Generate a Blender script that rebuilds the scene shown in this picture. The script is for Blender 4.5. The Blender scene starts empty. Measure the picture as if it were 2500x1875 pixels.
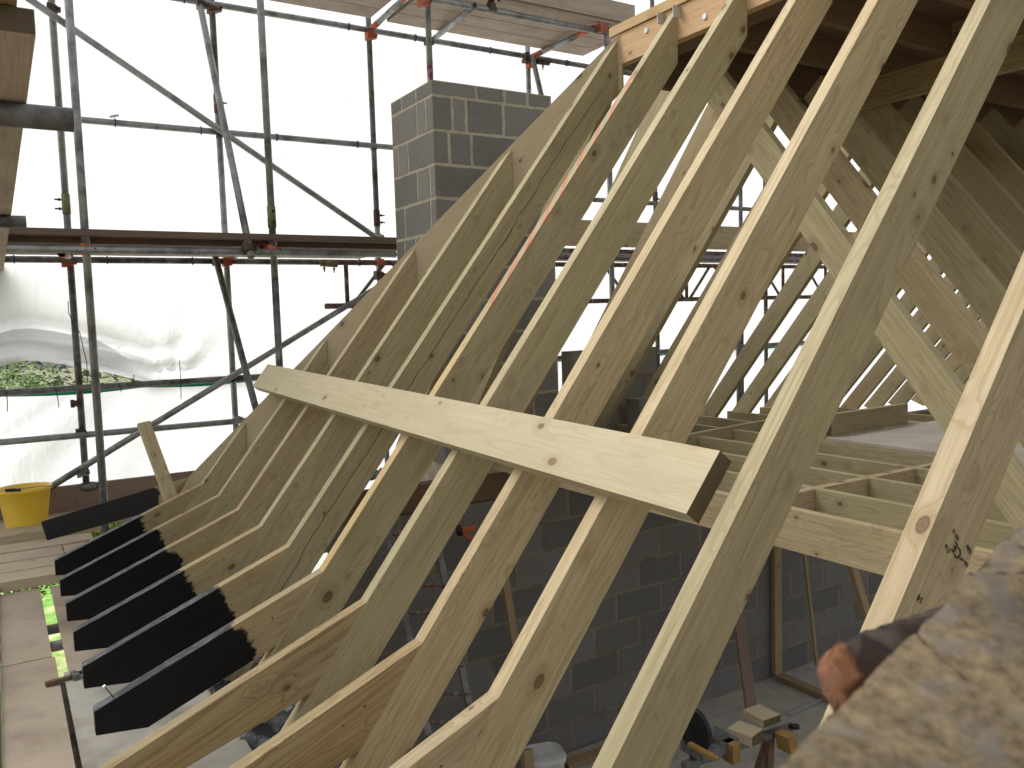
import bpy, bmesh, math, random
from mathutils import Vector, Matrix, noise
random.seed(7)
# ------------------------------------------------------------------ camera, world, sun, exposure
sc = bpy.context.scene
C = sc.collection
F_PX = 2023.043
PITCH, ROLL, YAW = math.radians(4.58283331), math.radians(-1.74163008), math.radians(31.79491723)
# working axes: u = along the eaves (away from the camera), v = across the roof (to the right), z = up.  Blender X = v, Y = u, Z = z
def W(u, v, z): return Vector((v, u, z))
cy_, sy_, cp_, sp_ = math.cos(YAW), math.sin(YAW), math.cos(PITCH), math.sin(PITCH)
FW = W(cy_*cp_, sy_*cp_, -sp_)
_rt = W(-sy_, cy_, 0)
_up = _rt.cross(FW)
RT = math.cos(ROLL)*_rt + math.sin(ROLL)*_up
UP = -math.sin(ROLL)*_rt + math.cos(ROLL)*_up
cam_d = bpy.data.cameras.new('camera'); cam = bpy.data.objects.new('camera', cam_d); C.objects.link(cam)
M = Matrix((RT, UP, -FW)).transposed().to_4x4()
cam.matrix_world = M
cam_d.sensor_width = 36; cam_d.lens = 36*F_PX/2500; cam_d.clip_start = 0.02; cam_d.clip_end = 400
cam_d.dof.use_dof = True; cam_d.dof.focus_distance = 3.4; cam_d.dof.aperture_fstop = 11
sc.camera = cam

world = bpy.data.worlds.new("World"); sc.world = world; world.use_nodes = True
wt = world.node_tree; wt.nodes.clear()
wo = wt.nodes.new('ShaderNodeOutputWorld'); bg = wt.nodes.new('ShaderNodeBackground')
sky = wt.nodes.new('ShaderNodeTexSky'); sky.sky_type = 'NISHITA'; sky.sun_disc = False
SUN_EL, SUN_AZ = math.radians(46), math.radians(-32)      # azimuth from +Y towards +X
sky.sun_elevation = SUN_EL; sky.sun_rotation = SUN_AZ
sky.air_density = 1.0; sky.dust_density = 4.0; sky.ozone_density = 0.6
hsv = wt.nodes.new('ShaderNodeHueSaturation'); hsv.inputs['Saturation'].default_value = 0.16   # overcast: cloud whitens the sky
wt.links.new(sky.outputs[0], hsv.inputs['Color']); wt.links.new(hsv.outputs[0], bg.inputs['Color'])
bg.inputs['Strength'].default_value = 0.15
wt.links.new(bg.outputs[0], wo.inputs[0])
sd = bpy.data.lights.new('sun', 'SUN'); sd.energy = 1.2; sd.angle = math.radians(60); sd.color = (1.0, 0.975, 0.94)
so = bpy.data.objects.new('sun', sd); C.objects.link(so)
sdir = Vector((math.sin(SUN_AZ)*math.cos(SUN_EL), math.cos(SUN_AZ)*math.cos(SUN_EL), math.sin(SUN_EL)))
so.rotation_euler = sdir.to_track_quat('Z', 'Y').to_euler(); so.location = (0, 20, 20)
sc.view_settings.view_transform = 'Standard'; sc.view_settings.look = 'None'
sc.view_settings.exposure = 0.74; sc.view_settings.gamma = 1.0
sc.cycles.max_bounces = 8; sc.cycles.diffuse_bounces = 5; sc.cycles.transmission_bounces = 4

# ------------------------------------------------------------------ pixel -> point on a known plane
def ray(px, py): return FW + RT*((px-1250)/F_PX) - UP*((py-937.5)/F_PX)
def P(px, py, u=None, v=None, z=None, d=None):
    r = ray(px, py)
    t = u/r.y if u is not None else v/r.x if v is not None else z/r.z if z is not None else d
    return r*t

# ------------------------------------------------------------------ node helpers
def mat(name):
    m = bpy.data.materials.new(name); m.use_nodes = True
    nt = m.node_tree; nt.nodes.clear()
    out = nt.nodes.new('ShaderNodeOutputMaterial'); b = nt.nodes.new('ShaderNodeBsdfPrincipled')
    nt.links.new(b.outputs[0], out.inputs[0])
    return m, nt, b, out
def N(nt, t, **k):
    n = nt.nodes.new(t)
    for a, v in k.items():
        if a in n.inputs: n.inputs[a].default_value = v
        else: setattr(n, a, v)
    return n
def L(nt, a, b): nt.links.new(a, b)
def math_(nt, op, a, b=None, c=None):
    n = nt.nodes.new('ShaderNodeMath'); n.operation = op
    for i, x in enumerate((a, b, c)):
        if x is None: continue
        if isinstance(x, (int, float)): n.inputs[i].default_value = x
        else: nt.links.new(x, n.inputs[i])
    return n.outputs[0]
def mixc(nt, fac, a, b, mode='MIX'):
    n = nt.nodes.new('ShaderNodeMix'); n.data_type = 'RGBA'; n.blend_type = mode
    for s, x in ((0, fac), (6, a), (7, b)):
        if isinstance(x, (int, float)): n.inputs[s].default_value = x
        elif isinstance(x, tuple): n.inputs[s].default_value = (*x, 1)
        else: nt.links.new(x, n.inputs[s])
    return n.outputs[2]
def ramp(nt, x, *stops):
    n = nt.nodes.new('ShaderNodeValToRGB'); cr = n.color_ramp
    while len(cr.elements) < len(stops): cr.elements.new(0.5)
    for e, (p_, c_) in zip(cr.elements, stops):
        e.position = p_; e.color = (*c_, 1) if isinstance(c_, tuple) else (c_, c_, c_, 1)
    nt.links.new(x, n.inputs[0]); return n.outputs[0]
def mrange(nt, x, a, b, c=0.0, d=1.0):
    n = nt.nodes.new('ShaderNodeMapRange'); n.interpolation_type = 'SMOOTHSTEP'
    n.inputs[1].default_value = a; n.inputs[2].default_value = b; n.inputs[3].default_value = c; n.inputs[4].default_value = d
    nt.links.new(x, n.inputs[0]); return n.outputs[0]

def objcoord(nt, rnd=37.0):
    tc = nt.nodes.new('ShaderNodeTexCoord'); oi = nt.nodes.new('ShaderNodeObjectInfo')
    v = nt.nodes.new('ShaderNodeVectorMath'); v.operation = 'ADD'
    cx = nt.nodes.new('ShaderNodeCombineXYZ')
    r = math_(nt, 'MULTIPLY', oi.outputs['Random'], rnd)
    for i in range(3): L(nt, r, cx.inputs[i])
    L(nt, tc.outputs['Object'], v.inputs[0]); L(nt, cx.outputs[0], v.inputs[1])
    return tc.outputs['Object'], v.outputs[0], oi.outputs['Random']
def scaled(nt, vec, s):
    m = nt.nodes.new('ShaderNodeVectorMath'); m.operation = 'MULTIPLY'
    L(nt, vec, m.inputs[0]); m.inputs[1].default_value = s; return m.outputs[0]

def wood(name, light=(.44, .372, .22), dark=(.215, .165, .08), tint=(.375, .325, .19), knot=1.0, grain=1.0, rough=.72,
         paint=None, stain=None, marks=None, dirt=0.0, crack=False):
    m, nt, b, out = mat(name)
    raw, co, rnd = objcoord(nt)
    # knots: one cell every ~0.35 m along the board, oval
    vs = scaled(nt, co, (6.8, 10.5, 10.5))
    vo = N(nt, 'ShaderNodeTexVoronoi', feature='F1', voronoi_dimensions='3D'); vo.inputs['Scale'].default_value = 1; vo.inputs['Randomness'].default_value = 1
    L(nt, vs, vo.inputs['Vector'])
    dist = vo.outputs['Distance']
    near = mrange(nt, dist, 0.0, .45, 1.0, 0.0)
    # growth rings as contours of a stretched noise, bent round the knots
    n1 = N(nt, 'ShaderNodeTexNoise', Scale=1.0, Detail=2.0, Roughness=.45)
    L(nt, scaled(nt, co, (.55, 9, 9)), n1.inputs['Vector'])
    ringv = math_(nt, 'ADD', math_(nt, 'MULTIPLY', n1.outputs[0], 19.0), math_(nt, 'MULTIPLY', near, 1.6*knot))
    ring = math_(nt, 'FRACT', ringv)
    ringl = ramp(nt, ring, (0.0, .0), (.62, .12), (.9, 1.0), (1.0, .0))
    n2 = N(nt, 'ShaderNodeTexNoise', Scale=1.0, Detail=4.0, Roughness=.65)
    L(nt, scaled(nt, co, (2.2, 130, 130)), n2.inputs['Vector'])
    n3 = N(nt, 'ShaderNodeTexNoise', Scale=1.0, Detail=3.0, Roughness=.6)
    L(nt, scaled(nt, co, (1.2, 5, 5)), n3.inputs['Vector'])
    c0 = mixc(nt, ramp(nt, n3.outputs[0], (.35, 0.), (.68, 1.)), light, tint)
    c1 = mixc(nt, math_(nt, 'MULTIPLY', ringl, .40*grain), c0, dark)
    c2 = mixc(nt, math_(nt, 'MULTIPLY', ramp(nt, n2.outputs[0], (.42, 0.), (.75, 1.)), .52*grain), c1, dark)
    # knots proper
    cell = vo.outputs['Color']
    sx = nt.nodes.new('ShaderNodeSeparateColor'); L(nt, cell, sx.inputs[0])
    size = math_(nt, 'MULTIPLY', math_(nt, 'ADD', .05, math_(nt, 'MULTIPLY', math_(nt, 'POWER', sx.outputs[0], 2.5), .115)), math_(nt, 'GREATER_THAN', sx.outputs[1], .12))
    kd = math_(nt, 'DIVIDE', dist, math_(nt, 'ADD', size, .0001))
    kmask = mrange(nt, kd, .85, 1.15, 1.0, 0.0)
    kcol = ramp(nt, kd, (0., (.10, .055, .03)), (.55, (.17, .095, .045)), (.8, (.085, .045, .025)), (1., (.2, .13, .06)))
    halo = mrange(nt, kd, 1.0, 3.0, .5, 0.0)
    c3 = mixc(nt, math_(nt, 'MULTIPLY', halo, knot), c2, dark)
    c4 = mixc(nt, math_(nt, 'MULTIPLY', kmask, .9*knot), c3, kcol)
    nb = N(nt, 'ShaderNodeTexNoise', Scale=1.0, Detail=5.0, Roughness=.7)
    L(nt, scaled(nt, co, (3.2, 9, 9)), nb.inputs['Vector'])
    c4 = mixc(nt, math_(nt, 'MULTIPLY', ramp(nt, nb.outputs[0], (.5, 0.), (.72, 1.)), .30*grain), c4, dark)
    # board to board variation
    var = nt.nodes.new('ShaderNodeHueSaturation')
    L(nt, c4, var.inputs['Color']); L(nt, math_(nt, 'ADD', .9, math_(nt, 'MULTIPLY', rnd, .2)), var.inputs['Value'])
    L(nt, math_(nt, 'ADD', .4975, math_(nt, 'MULTIPLY', rnd, .004)), var.inputs['Hue'])
    col = var.outputs[0]
    # end faces darkened: shade on the ends painted in over darker end grain
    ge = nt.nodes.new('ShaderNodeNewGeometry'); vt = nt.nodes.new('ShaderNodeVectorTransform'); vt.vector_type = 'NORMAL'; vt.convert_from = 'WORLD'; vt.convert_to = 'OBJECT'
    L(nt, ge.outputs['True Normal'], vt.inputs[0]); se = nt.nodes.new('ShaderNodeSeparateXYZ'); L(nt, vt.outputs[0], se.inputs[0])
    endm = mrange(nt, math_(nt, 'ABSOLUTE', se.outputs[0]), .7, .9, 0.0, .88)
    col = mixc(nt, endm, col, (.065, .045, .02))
    if dirt:
        n5 = N(nt, 'ShaderNodeTexNoise', Scale=3.0, Detail=6.0, Roughness=.7); L(nt, co, n5.inputs['Vector'])
        col = mixc(nt, math_(nt, 'MULTIPLY', ramp(nt, n5.outputs[0], (.42, 0.), (.7, 1.)), dirt), col, (.16, .13, .10))
    if marks:   # red lumber-crayon dashes on the top edge
        tcs = nt.nodes.new('ShaderNodeSeparateXYZ'); L(nt, raw, tcs.inputs[0])
        dash = math_(nt, 'FRACT', math_(nt, 'ADD', math_(nt, 'MULTIPLY', tcs.outputs[0], 7.0), math_(nt, 'MULTIPLY', tcs.outputs[2], 16.0)))
        top = math_(nt, 'GREATER_THAN', tcs.outputs[1], -.004)
        rng = math_(nt, 'MULTIPLY', math_(nt, 'GREATER_THAN', tcs.outputs[0], 1.15), math_(nt, 'LESS_THAN', tcs.outputs[0], 2.45))
        nz = mrange(nt, n2.outputs[0], .35, .6, .35, 1.0)
        mk = math_(nt, 'MULTIPLY', math_(nt, 'MULTIPLY', math_(nt, 'LESS_THAN', dash, .36), top), math_(nt, 'MULTIPLY', rng, math_(nt, 'MULTIPLY', nz, .8)))
        gold = math_(nt, 'MULTIPLY', top, mrange(nt, tcs.outputs[0], .9, 1.3, .6, .0))
        col = mixc(nt, gold, col, (.60, .41, .19))
        col = mixc(nt, mk, col, (.55, .12, .075))
    if crack:   # a long drying split down the wide face
        tcs = nt.nodes.new('ShaderNodeSeparateXYZ'); L(nt, raw, tcs.inputs[0])
        wv = N(nt, 'ShaderNodeTexNoise', Scale=1.3, Detail=5.0, Roughness=.6, noise_dimensions='1D')
        L(nt, math_(nt, 'MULTIPLY', tcs.outputs[0], 1.7), wv.inputs['W'])
        yy = math_(nt, 'ADD', math_(nt, 'MULTIPLY', math_(nt, 'SUBTRACT', wv.outputs[0], .5), .05), -.064)
        dy = math_(nt, 'ABSOLUTE', math_(nt, 'SUBTRACT', tcs.outputs[1], yy))
        ck = mrange(nt, dy, .0006, .0026, 1.0, 0.0)
        gate = mrange(nt, tcs.outputs[0], 2.35, 2.55, 1.0, 0.12)
        col = mixc(nt, math_(nt, 'MULTIPLY', ck, gate), col, (.03, .02, .012))
    if paint is not None:
        tcs = nt.nodes.new('ShaderNodeSeparateXYZ'); L(nt, raw, tcs.inputs[0])
        np_ = N(nt, 'ShaderNodeTexNoise', Scale=1.0, Detail=6.0, Roughness=.75); L(nt, scaled(nt, co, (16, 60, 60)), np_.inputs['Vector'])
        np2 = N(nt, 'ShaderNodeTexNoise', Scale=7.0, Detail=3.0, Roughness=.5); L(nt, co, np2.inputs['Vector'])
        e = math_(nt, 'ADD', tcs.outputs[0], math_(nt, 'MULTIPLY', math_(nt, 'SUBTRACT', np_.outputs[0], .5), .075))
        e = math_(nt, 'ADD', e, math_(nt, 'MULTIPLY', math_(nt, 'SUBTRACT', np2.outputs[0], .5), .16))
        pm = mrange(nt, e, paint, paint+.014)
        thin = mrange(nt, np_.outputs[0], .2, .3, .985, 1.0)
        pm = math_(nt, 'MULTIPLY', pm, thin)
        pcol = mixc(nt, ramp(nt, n2.outputs[0], (.5, 0.), (.75, 1.)), (.004, .0045, .005), (.012, .013, .016))
        # grey sky sheen along the top edge, painted into the colour
        topm = math_(nt, 'MULTIPLY', math_(nt, 'GREATER_THAN', tcs.outputs[1], -.002), mrange(nt, np_.outputs[0], .42, .66, .15, .9))
        pcol = mixc(nt, topm, pcol, (.19, .195, .215))
        col = mixc(nt, pm, col, pcol)
        L(nt, math_(nt, 'SUBTRACT', rough, math_(nt, 'MULTIPLY', pm, .26)), b.inputs['Roughness'])
    else:
        b.inputs['Roughness'].default_value = rough
    L(nt, col, b.inputs['Base Color'])
    b.inputs['Specular IOR Level'].default_value = .25
    bp = N(nt, 'ShaderNodeBump', Strength=.25, Distance=.0015)
    h = math_(nt, 'ADD', n2.outputs[0], math_(nt, 'MULTIPLY', ringl, .25))
    h = math_(nt, 'SUBTRACT', h, math_(nt, 'MULTIPLY', kmask, .3))
    L(nt, h, bp.inputs['Height']); L(nt, bp.outputs[0], b.inputs['Normal'])
    return m

def rough_mat(name, c1, c2, scale=12., rough=.9, metallic=0., bump=.3, bdist=.003, detail=8., c3=None, sc3=3., spec=.3, lo=.35, hi=.68):
    m, nt, b, out = mat(name)
    raw, co, rnd = objcoord(nt)
    n = N(nt, 'ShaderNodeTexNoise', Scale=scale, Detail=detail, Roughness=.68); L(nt, co, n.inputs['Vector'])
    col = mixc(nt, ramp(nt, n.outputs[0], (lo, 0.), (hi, 1.)), c1, c2)
    if c3:
        n2 = N(nt, 'ShaderNodeTexNoise', Scale=sc3, Detail=5., Roughness=.6); L(nt, co, n2.inputs['Vector'])
        col = mixc(nt, ramp(nt, n2.outputs[0], (.48, 0.), (.66, 1.)), col, c3)
    L(nt, col, b.inputs['Base Color']); b.inputs['Roughness'].default_value = rough; b.inputs['Metallic'].default_value = metallic
    b.inputs['Specular IOR Level'].default_value = spec
    bp = N(nt, 'ShaderNodeBump', Strength=bump, Distance=bdist); L(nt, n.outputs[0], bp.inputs['Height']); L(nt, bp.outputs[0], b.inputs['Normal'])
    return m

def block_mat(name, a, b_, c_):
    m, nt, b, out = mat(name)
    g = nt.nodes.new('ShaderNodeNewGeometry'); tc = nt.nodes.new('ShaderNodeTexCoord')
    n = N(nt, 'ShaderNodeTexNoise', Scale=75., Detail=6., Roughness=.85); L(nt, tc.outputs['Object'], n.inputs['Vector'])
    n2 = N(nt, 'ShaderNodeTexNoise', Scale=6., Detail=5., Roughness=.6); L(nt, tc.outputs['Object'], n2.inputs['Vector'])
    base = mixc(nt, g.outputs['Random Per Island'], a, b_)
    base = mixc(nt, ramp(nt, n2.outputs[0], (.4, 0.), (.7, .6)), base, c_)
    hi = mixc(nt, .55, base, (.34, .33, .31), 'MIX')
    col = mixc(nt, ramp(nt, n.outputs[0], (.5, 0.), (.78, 1.)), base, hi)
    col = mixc(nt, ramp(nt, n.outputs[0], (.24, 1.), (.42, 0.)), col, tuple(x*.35 for x in a))
    L(nt, col, b.inputs['Base Color']); b.inputs['Roughness'].default_value = .95; b.inputs['Specular IOR Level'].default_value = .15
    bp = N(nt, 'ShaderNodeBump', Strength=1.0, Distance=.006); L(nt, n.outputs[0], bp.inputs['Height']); L(nt, bp.outputs[0], b.inputs['Normal'])
    return m

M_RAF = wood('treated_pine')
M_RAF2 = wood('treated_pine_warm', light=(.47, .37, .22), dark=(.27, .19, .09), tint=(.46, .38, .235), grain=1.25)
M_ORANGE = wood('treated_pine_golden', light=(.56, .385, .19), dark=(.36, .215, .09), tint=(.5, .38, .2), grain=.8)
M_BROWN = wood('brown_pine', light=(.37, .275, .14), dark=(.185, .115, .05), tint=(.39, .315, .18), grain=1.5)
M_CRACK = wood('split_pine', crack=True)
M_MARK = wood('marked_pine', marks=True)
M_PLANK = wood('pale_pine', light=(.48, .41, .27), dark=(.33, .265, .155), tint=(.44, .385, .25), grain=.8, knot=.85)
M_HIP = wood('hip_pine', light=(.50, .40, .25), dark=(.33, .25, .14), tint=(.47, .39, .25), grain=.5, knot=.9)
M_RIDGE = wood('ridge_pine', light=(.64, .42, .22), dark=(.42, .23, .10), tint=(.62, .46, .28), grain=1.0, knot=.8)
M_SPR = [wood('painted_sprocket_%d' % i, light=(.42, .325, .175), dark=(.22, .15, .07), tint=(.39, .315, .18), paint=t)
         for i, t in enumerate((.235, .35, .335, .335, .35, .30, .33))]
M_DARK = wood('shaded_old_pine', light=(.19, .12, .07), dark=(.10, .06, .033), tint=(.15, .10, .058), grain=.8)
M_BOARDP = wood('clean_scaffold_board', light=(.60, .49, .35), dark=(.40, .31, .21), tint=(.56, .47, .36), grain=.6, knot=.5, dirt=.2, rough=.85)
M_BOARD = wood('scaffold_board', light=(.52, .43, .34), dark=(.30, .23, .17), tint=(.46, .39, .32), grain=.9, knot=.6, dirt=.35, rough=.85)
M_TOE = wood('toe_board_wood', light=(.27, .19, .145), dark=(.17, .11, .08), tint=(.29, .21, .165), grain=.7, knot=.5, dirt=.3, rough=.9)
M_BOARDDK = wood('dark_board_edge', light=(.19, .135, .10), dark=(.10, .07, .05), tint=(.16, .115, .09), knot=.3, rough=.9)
M_PLY = rough_mat('dusty_plywood', (.40, .325, .24), (.48, .40, .31), scale=5, c3=(.28, .22, .165), sc3=2.5, bump=.15)
M_PLYG = rough_mat('grey_plywood', (.44, .41, .35), (.52, .49, .42), scale=6, c3=(.29, .26, .22), sc3=3, bump=.12)
M_CHIP = rough_mat('chipboard', (.42, .37, .31), (.50, .455, .39), scale=60, c3=(.38, .33, .28), sc3=3, bump=.15)
M_GALV = rough_mat('galvanised_steel', (.26, .27, .27), (.39, .40, .395), scale=26, rough=.5, metallic=.55, c3=(.15, .15, .145), sc3=7, bump=.12, bdist=.001, spec=.5)
M_GALVDK = rough_mat('weathered_steel', (.14, .14, .14), (.25, .25, .245), scale=22, rough=.6, metallic=.5, c3=(.08, .06, .05), sc3=9, bump=.15, bdist=.001, spec=.5)
M_RUST = rough_mat('rusty_steel', (.10, .052, .042), (.19, .12, .10), scale=40, rough=.85, metallic=.2, c3=(.30, .26, .25), sc3=16, bump=.3)
M_CLAMP = rough_mat('rusted_coupler', (.085, .06, .045), (.15, .115, .085), scale=60, rough=.7, metallic=.5, c3=(.05, .035, .03), sc3=20)
M_CLAMPO = rough_mat('orange_coupler', (.42, .10, .045), (.52, .15, .07), scale=30, rough=.6, c3=(.30, .09, .05), sc3=14)
M_OLIVE = rough_mat('olive_sleeve', (.12, .12, .05), (.18, .175, .08), scale=40, rough=.6, c3=(.25, .22, .13), sc3=12)
M_MAROON = rough_mat('flaked_maroon_paint', (.13, .02, .04), (.18, .03, .06), scale=30, rough=.6, c3=(.42, .38, .38), sc3=22)
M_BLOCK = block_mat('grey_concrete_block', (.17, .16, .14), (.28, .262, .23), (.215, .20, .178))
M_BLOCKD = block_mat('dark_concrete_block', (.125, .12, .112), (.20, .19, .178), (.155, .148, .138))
M_MORTAR = rough_mat('sandy_mortar', (.40, .355, .26), (.49, .44, .33), scale=40, bump=.6, bdist=.004, c3=(.34, .30, .215), sc3=8)
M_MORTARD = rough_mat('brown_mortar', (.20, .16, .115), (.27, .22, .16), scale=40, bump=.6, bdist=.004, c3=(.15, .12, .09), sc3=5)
M_STONE = rough_mat('lichened_coping_stone', (.055, .04, .02), (.20, .15, .085), scale=120, bump=.8, bdist=.002, c3=(.115, .098, .08), sc3=34, rough=.95, detail=10, lo=.32, hi=.7)
M_TILE = rough_mat('dark_clay_tile', (.045, .03, .024), (.085, .058, .045), scale=25, rough=.8, c3=(.05, .045, .04), sc3=9)
M_TERRA = rough_mat('raw_terracotta', (.17, .068, .03), (.22, .10, .048), scale=30, rough=.9, c3=(.13, .065, .04), sc3=14)
M_SLAB = rough_mat('concrete_floor', (.34, .31, .265), (.42, .385, .335), scale=9, c3=(.26, .23, .195), sc3=2)
M_YELLOW = rough_mat('dusty_yellow_plastic', (.88, .58, .05), (.92, .66, .09), scale=5, rough=.5, c3=(.74, .56, .25), sc3=4, bump=.05)
M_TOOLY = rough_mat('dull_yellow_plastic', (.28, .16, .045), (.36, .22, .07), scale=15, rough=.6, c3=(.25, .16, .07), sc3=12)
M_BLACKP = rough_mat('black_plastic', (.012, .012, .013), (.02, .02, .022), rough=.45, bump=.1)
M_WHITEP = rough_mat('white_plastic', (.55, .55, .53), (.66, .66, .64), scale=6, rough=.5, c3=(.42, .4, .36), sc3=5, bump=.05)
M_ZINC = rough_mat('zinc_plate', (.5, .52, .54), (.62, .64, .66), scale=70, rough=.4, metallic=.6, bump=.05)
M_BLUE = rough_mat('blue_tie', (.03, .035, .13), (.04, .05, .18), rough=.5)
M_ORP = rough_mat('orange_plastic', (.38, .07, .025), (.45, .11, .035), rough=.5, scale=8)
M_GREEN = rough_mat('green_hem', (.02, .42, .23), (.03, .5, .28), rough=.6, scale=8, bump=.05)
M_MEMB = rough_mat('grey_membrane', (.05, .053, .06), (.12, .125, .135), scale=7, rough=.2, c3=(.48, .48, .52), sc3=16, spec=.8, bump=.9, bdist=.015)  # pale patches are glints on the plastic, painted into the colour
M_BLACKINK = rough_mat('black_ink', (.02, .015, .012), (.035, .03, .02), rough=.9)
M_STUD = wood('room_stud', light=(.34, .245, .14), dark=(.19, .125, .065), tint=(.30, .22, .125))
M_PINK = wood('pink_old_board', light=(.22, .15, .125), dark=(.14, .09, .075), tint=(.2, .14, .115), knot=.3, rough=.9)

def sheet_mat(name, tr=.8, base=.86):
    m, nt, b, out = mat(name)
    nt.nodes.remove(b)
    tc = nt.nodes.new('ShaderNodeTexCoord')
    n = N(nt, 'ShaderNodeTexNoise', Scale=1.6, Detail=5., Roughness=.6, Distortion=.7); L(nt, scaled(nt, tc.outputs['Object'], (1.0, 1.0, .45)), n.inputs['Vector'])
    n2 = N(nt, 'ShaderNodeTexNoise', Scale=9., Detail=4., Roughness=.6, Distortion=1.2); L(nt, tc.outputs['Object'], n2.inputs['Vector'])
    h = math_(nt, 'ADD', n.outputs[0], math_(nt, 'MULTIPLY', n2.outputs[0], .05))
    bp = N(nt, 'ShaderNodeBump', Strength=.42, Distance=.11); L(nt, h, bp.inputs['Height'])
    df = N(nt, 'ShaderNodeBsdfDiffuse'); df.inputs[0].default_value = (base, base, base*1.01, 1)
    tl = N(nt, 'ShaderNodeBsdfTranslucent'); tl.inputs[0].default_value = (.80, .80, .808, 1)
    L(nt, bp.outputs[0], df.inputs['Normal']); L(nt, bp.outputs[0], tl.inputs['Normal'])
    gl = N(nt, 'ShaderNodeBsdfGlossy', Roughness=.45); gl.inputs[0].default_value = (.8, .8, .82, 1); L(nt, bp.outputs[0], gl.inputs['Normal'])
    mx = N(nt, 'ShaderNodeMixShader'); mx.inputs[0].default_value = tr; L(nt, df.outputs[0], mx.inputs[1]); L(nt, tl.outputs[0], mx.inputs[2])
    m2 = N(nt, 'ShaderNodeMixShader'); m2.inputs[0].default_value = .04; L(nt, mx.outputs[0], m2.inputs[1]); L(nt, gl.outputs[0], m2.inputs[2])
    L(nt, m2.outputs[0], out.inputs[0]); return m
M_SHEET = sheet_mat('white_sheeting', .82)
M_SHEETFOLD = sheet_mat('folded_sheeting', .72)

# ------------------------------------------------------------------ geometry helpers
def tag(o, label, cat, group=None):
    o['label'] = label; o['category'] = cat
    if group: o['group'] = group
    return o
def thing(name, label, cat, loc, group=None):
    o = bpy.data.objects.new(name, None); C.objects.link(o); o.location = loc; o.empty_display_size = .1
    return tag(o, label, cat, group)
def fin(name, bm, mats, mw, parent=None, smooth=False, bevel=0.0, seg=2):
    if bevel > 0:
        es = [e for e in bm.edges if len(e.link_faces) == 2 and e.calc_face_angle(0) > .6]
        bmesh.ops.bevel(bm, geom=es, offset=bevel, segments=seg, affect='EDGES', profile=.6)
    bmesh.ops.recalc_face_normals(bm, faces=bm.faces)
    me = bpy.data.meshes.new(name); bm.to_mesh(me); bm.free()
    for m in (mats if isinstance(mats, (list, tuple)) else [mats]): me.materials.append(m)
    if smooth:
        for p in me.polygons: p.use_smooth = True
    o = bpy.data.objects.new(name, me); C.objects.link(o)
    if parent is not None:
        o.parent = parent
        pm = Matrix.Translation(parent.location) if parent.parent is None and parent.type == 'EMPTY' else WM[parent.name]
        o.matrix_parent_inverse = pm.inverted()
    o.matrix_basis = mw; WM[o.name] = mw.copy()
    return o
WM = {}
def frame(origin, x, y):
    x = x.normalized(); z = x.cross(y).normalized(); y = z.cross(x)
    return Matrix.Translation(origin) @ Matrix((x, y, z)).transposed().to_4x4()
def boxbm(bm, x0, x1, y0, y1, z0, z1, mi=0):
    vs = [bm.verts.new((x, y, z)) for x in (x0, x1) for y in (y0, y1) for z in (z0, z1)]
    for q in ((0,1,3,2),(4,6,7,5),(0,4,5,1),(2,3,7,6),(0,2,6,4),(1,5,7,3)):
        f = bm.faces.new([vs[i] for i in q]); f.material_index = mi
    return vs
def timber(name, A, B, up, w, h, m, parent=None, bevel=.003, bow=0., off=(0, 0)):
    """board from A to B (centre line of its top face unless offset), w across, h down from the top face; local x along, y up"""
    x = B-A; Lg = x.length; fr = frame(A, x, up)
    bm = bmesh.new(); n = 8 if bow else 1
    rings = []
    for i in range(n+1):
        t = i/n; bx = bow*math.sin(math.pi*t)
        rings.append([bm.verts.new((Lg*t, yy+off[0], zz+bx+off[1])) for yy, zz in ((0, -w/2), (0, w/2), (-h, w/2), (-h, -w/2))])
    for a, b in zip(rings, rings[1:]):
        for i in range(4): bm.faces.new((a[i], a[(i+1) % 4], b[(i+1) % 4], b[i]))
    bm.faces.new(rings[0]); bm.faces.new(rings[-1])
    return fin(name, bm, m, fr, parent, bevel=bevel)
def prism(name, pts, t0, t1, fr, m, parent=None, bevel=.003, shear=None):
    """2D polygon (local x,y) extruded local z from t0 to t1; shear(x,y) moves the t0 copy along x"""
    bm = bmesh.new()
    a = [bm.verts.new((x, y, t1)) for x, y in pts]
    b = [bm.verts.new((x+(shear(x, y) if shear else 0), y, t0)) for x, y in pts]
    bm.faces.new(a); bm.faces.new(b[::-1]); n = len(pts)
    for i in range(n): bm.faces.new((a[i], b[i], b[(i+1) % n], a[(i+1) % n]))
    return fin(name, bm, m, fr, parent, bevel=bevel)
def tube(name, A, B, r, m, parent=None, seg=20, hollow=True):
    x = B-A; Lg = x.length
    up = Vector((0, 0, 1)) if abs(x.normalized().z) < .9 else Vector((0, 1, 0))
    fr = frame(A, x, up); bm = bmesh.new()
    def ring(xx, rr): return [bm.verts.new((xx, rr*math.cos(2*math.pi*i/seg), rr*math.sin(2*math.pi*i/seg))) for i in range(seg)]
    o0, o1 = ring(0, r), ring(Lg, r)
    for i in range(seg): bm.faces.new((o0[i], o0[(i+1) % seg], o1[(i+1) % seg], o1[i])).smooth = True
    if hollow:
        i0, i1, = ring(0, r*.84), ring(Lg, r*.84)
        for i in range(seg):
            j = (i+1) % seg
            bm.faces.new((i0[i], i1[i], i1[j], i0[j])).smooth = True
            bm.faces.new((o0[i], i0[i], i0[j], o0[j])); bm.faces.new((o1[i], o1[j], i1[j], i1[i]))
    else:
        bm.faces.new(o0[::-1]); bm.faces.new(o1)
    return fin(name, bm, m, fr, parent)
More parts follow.
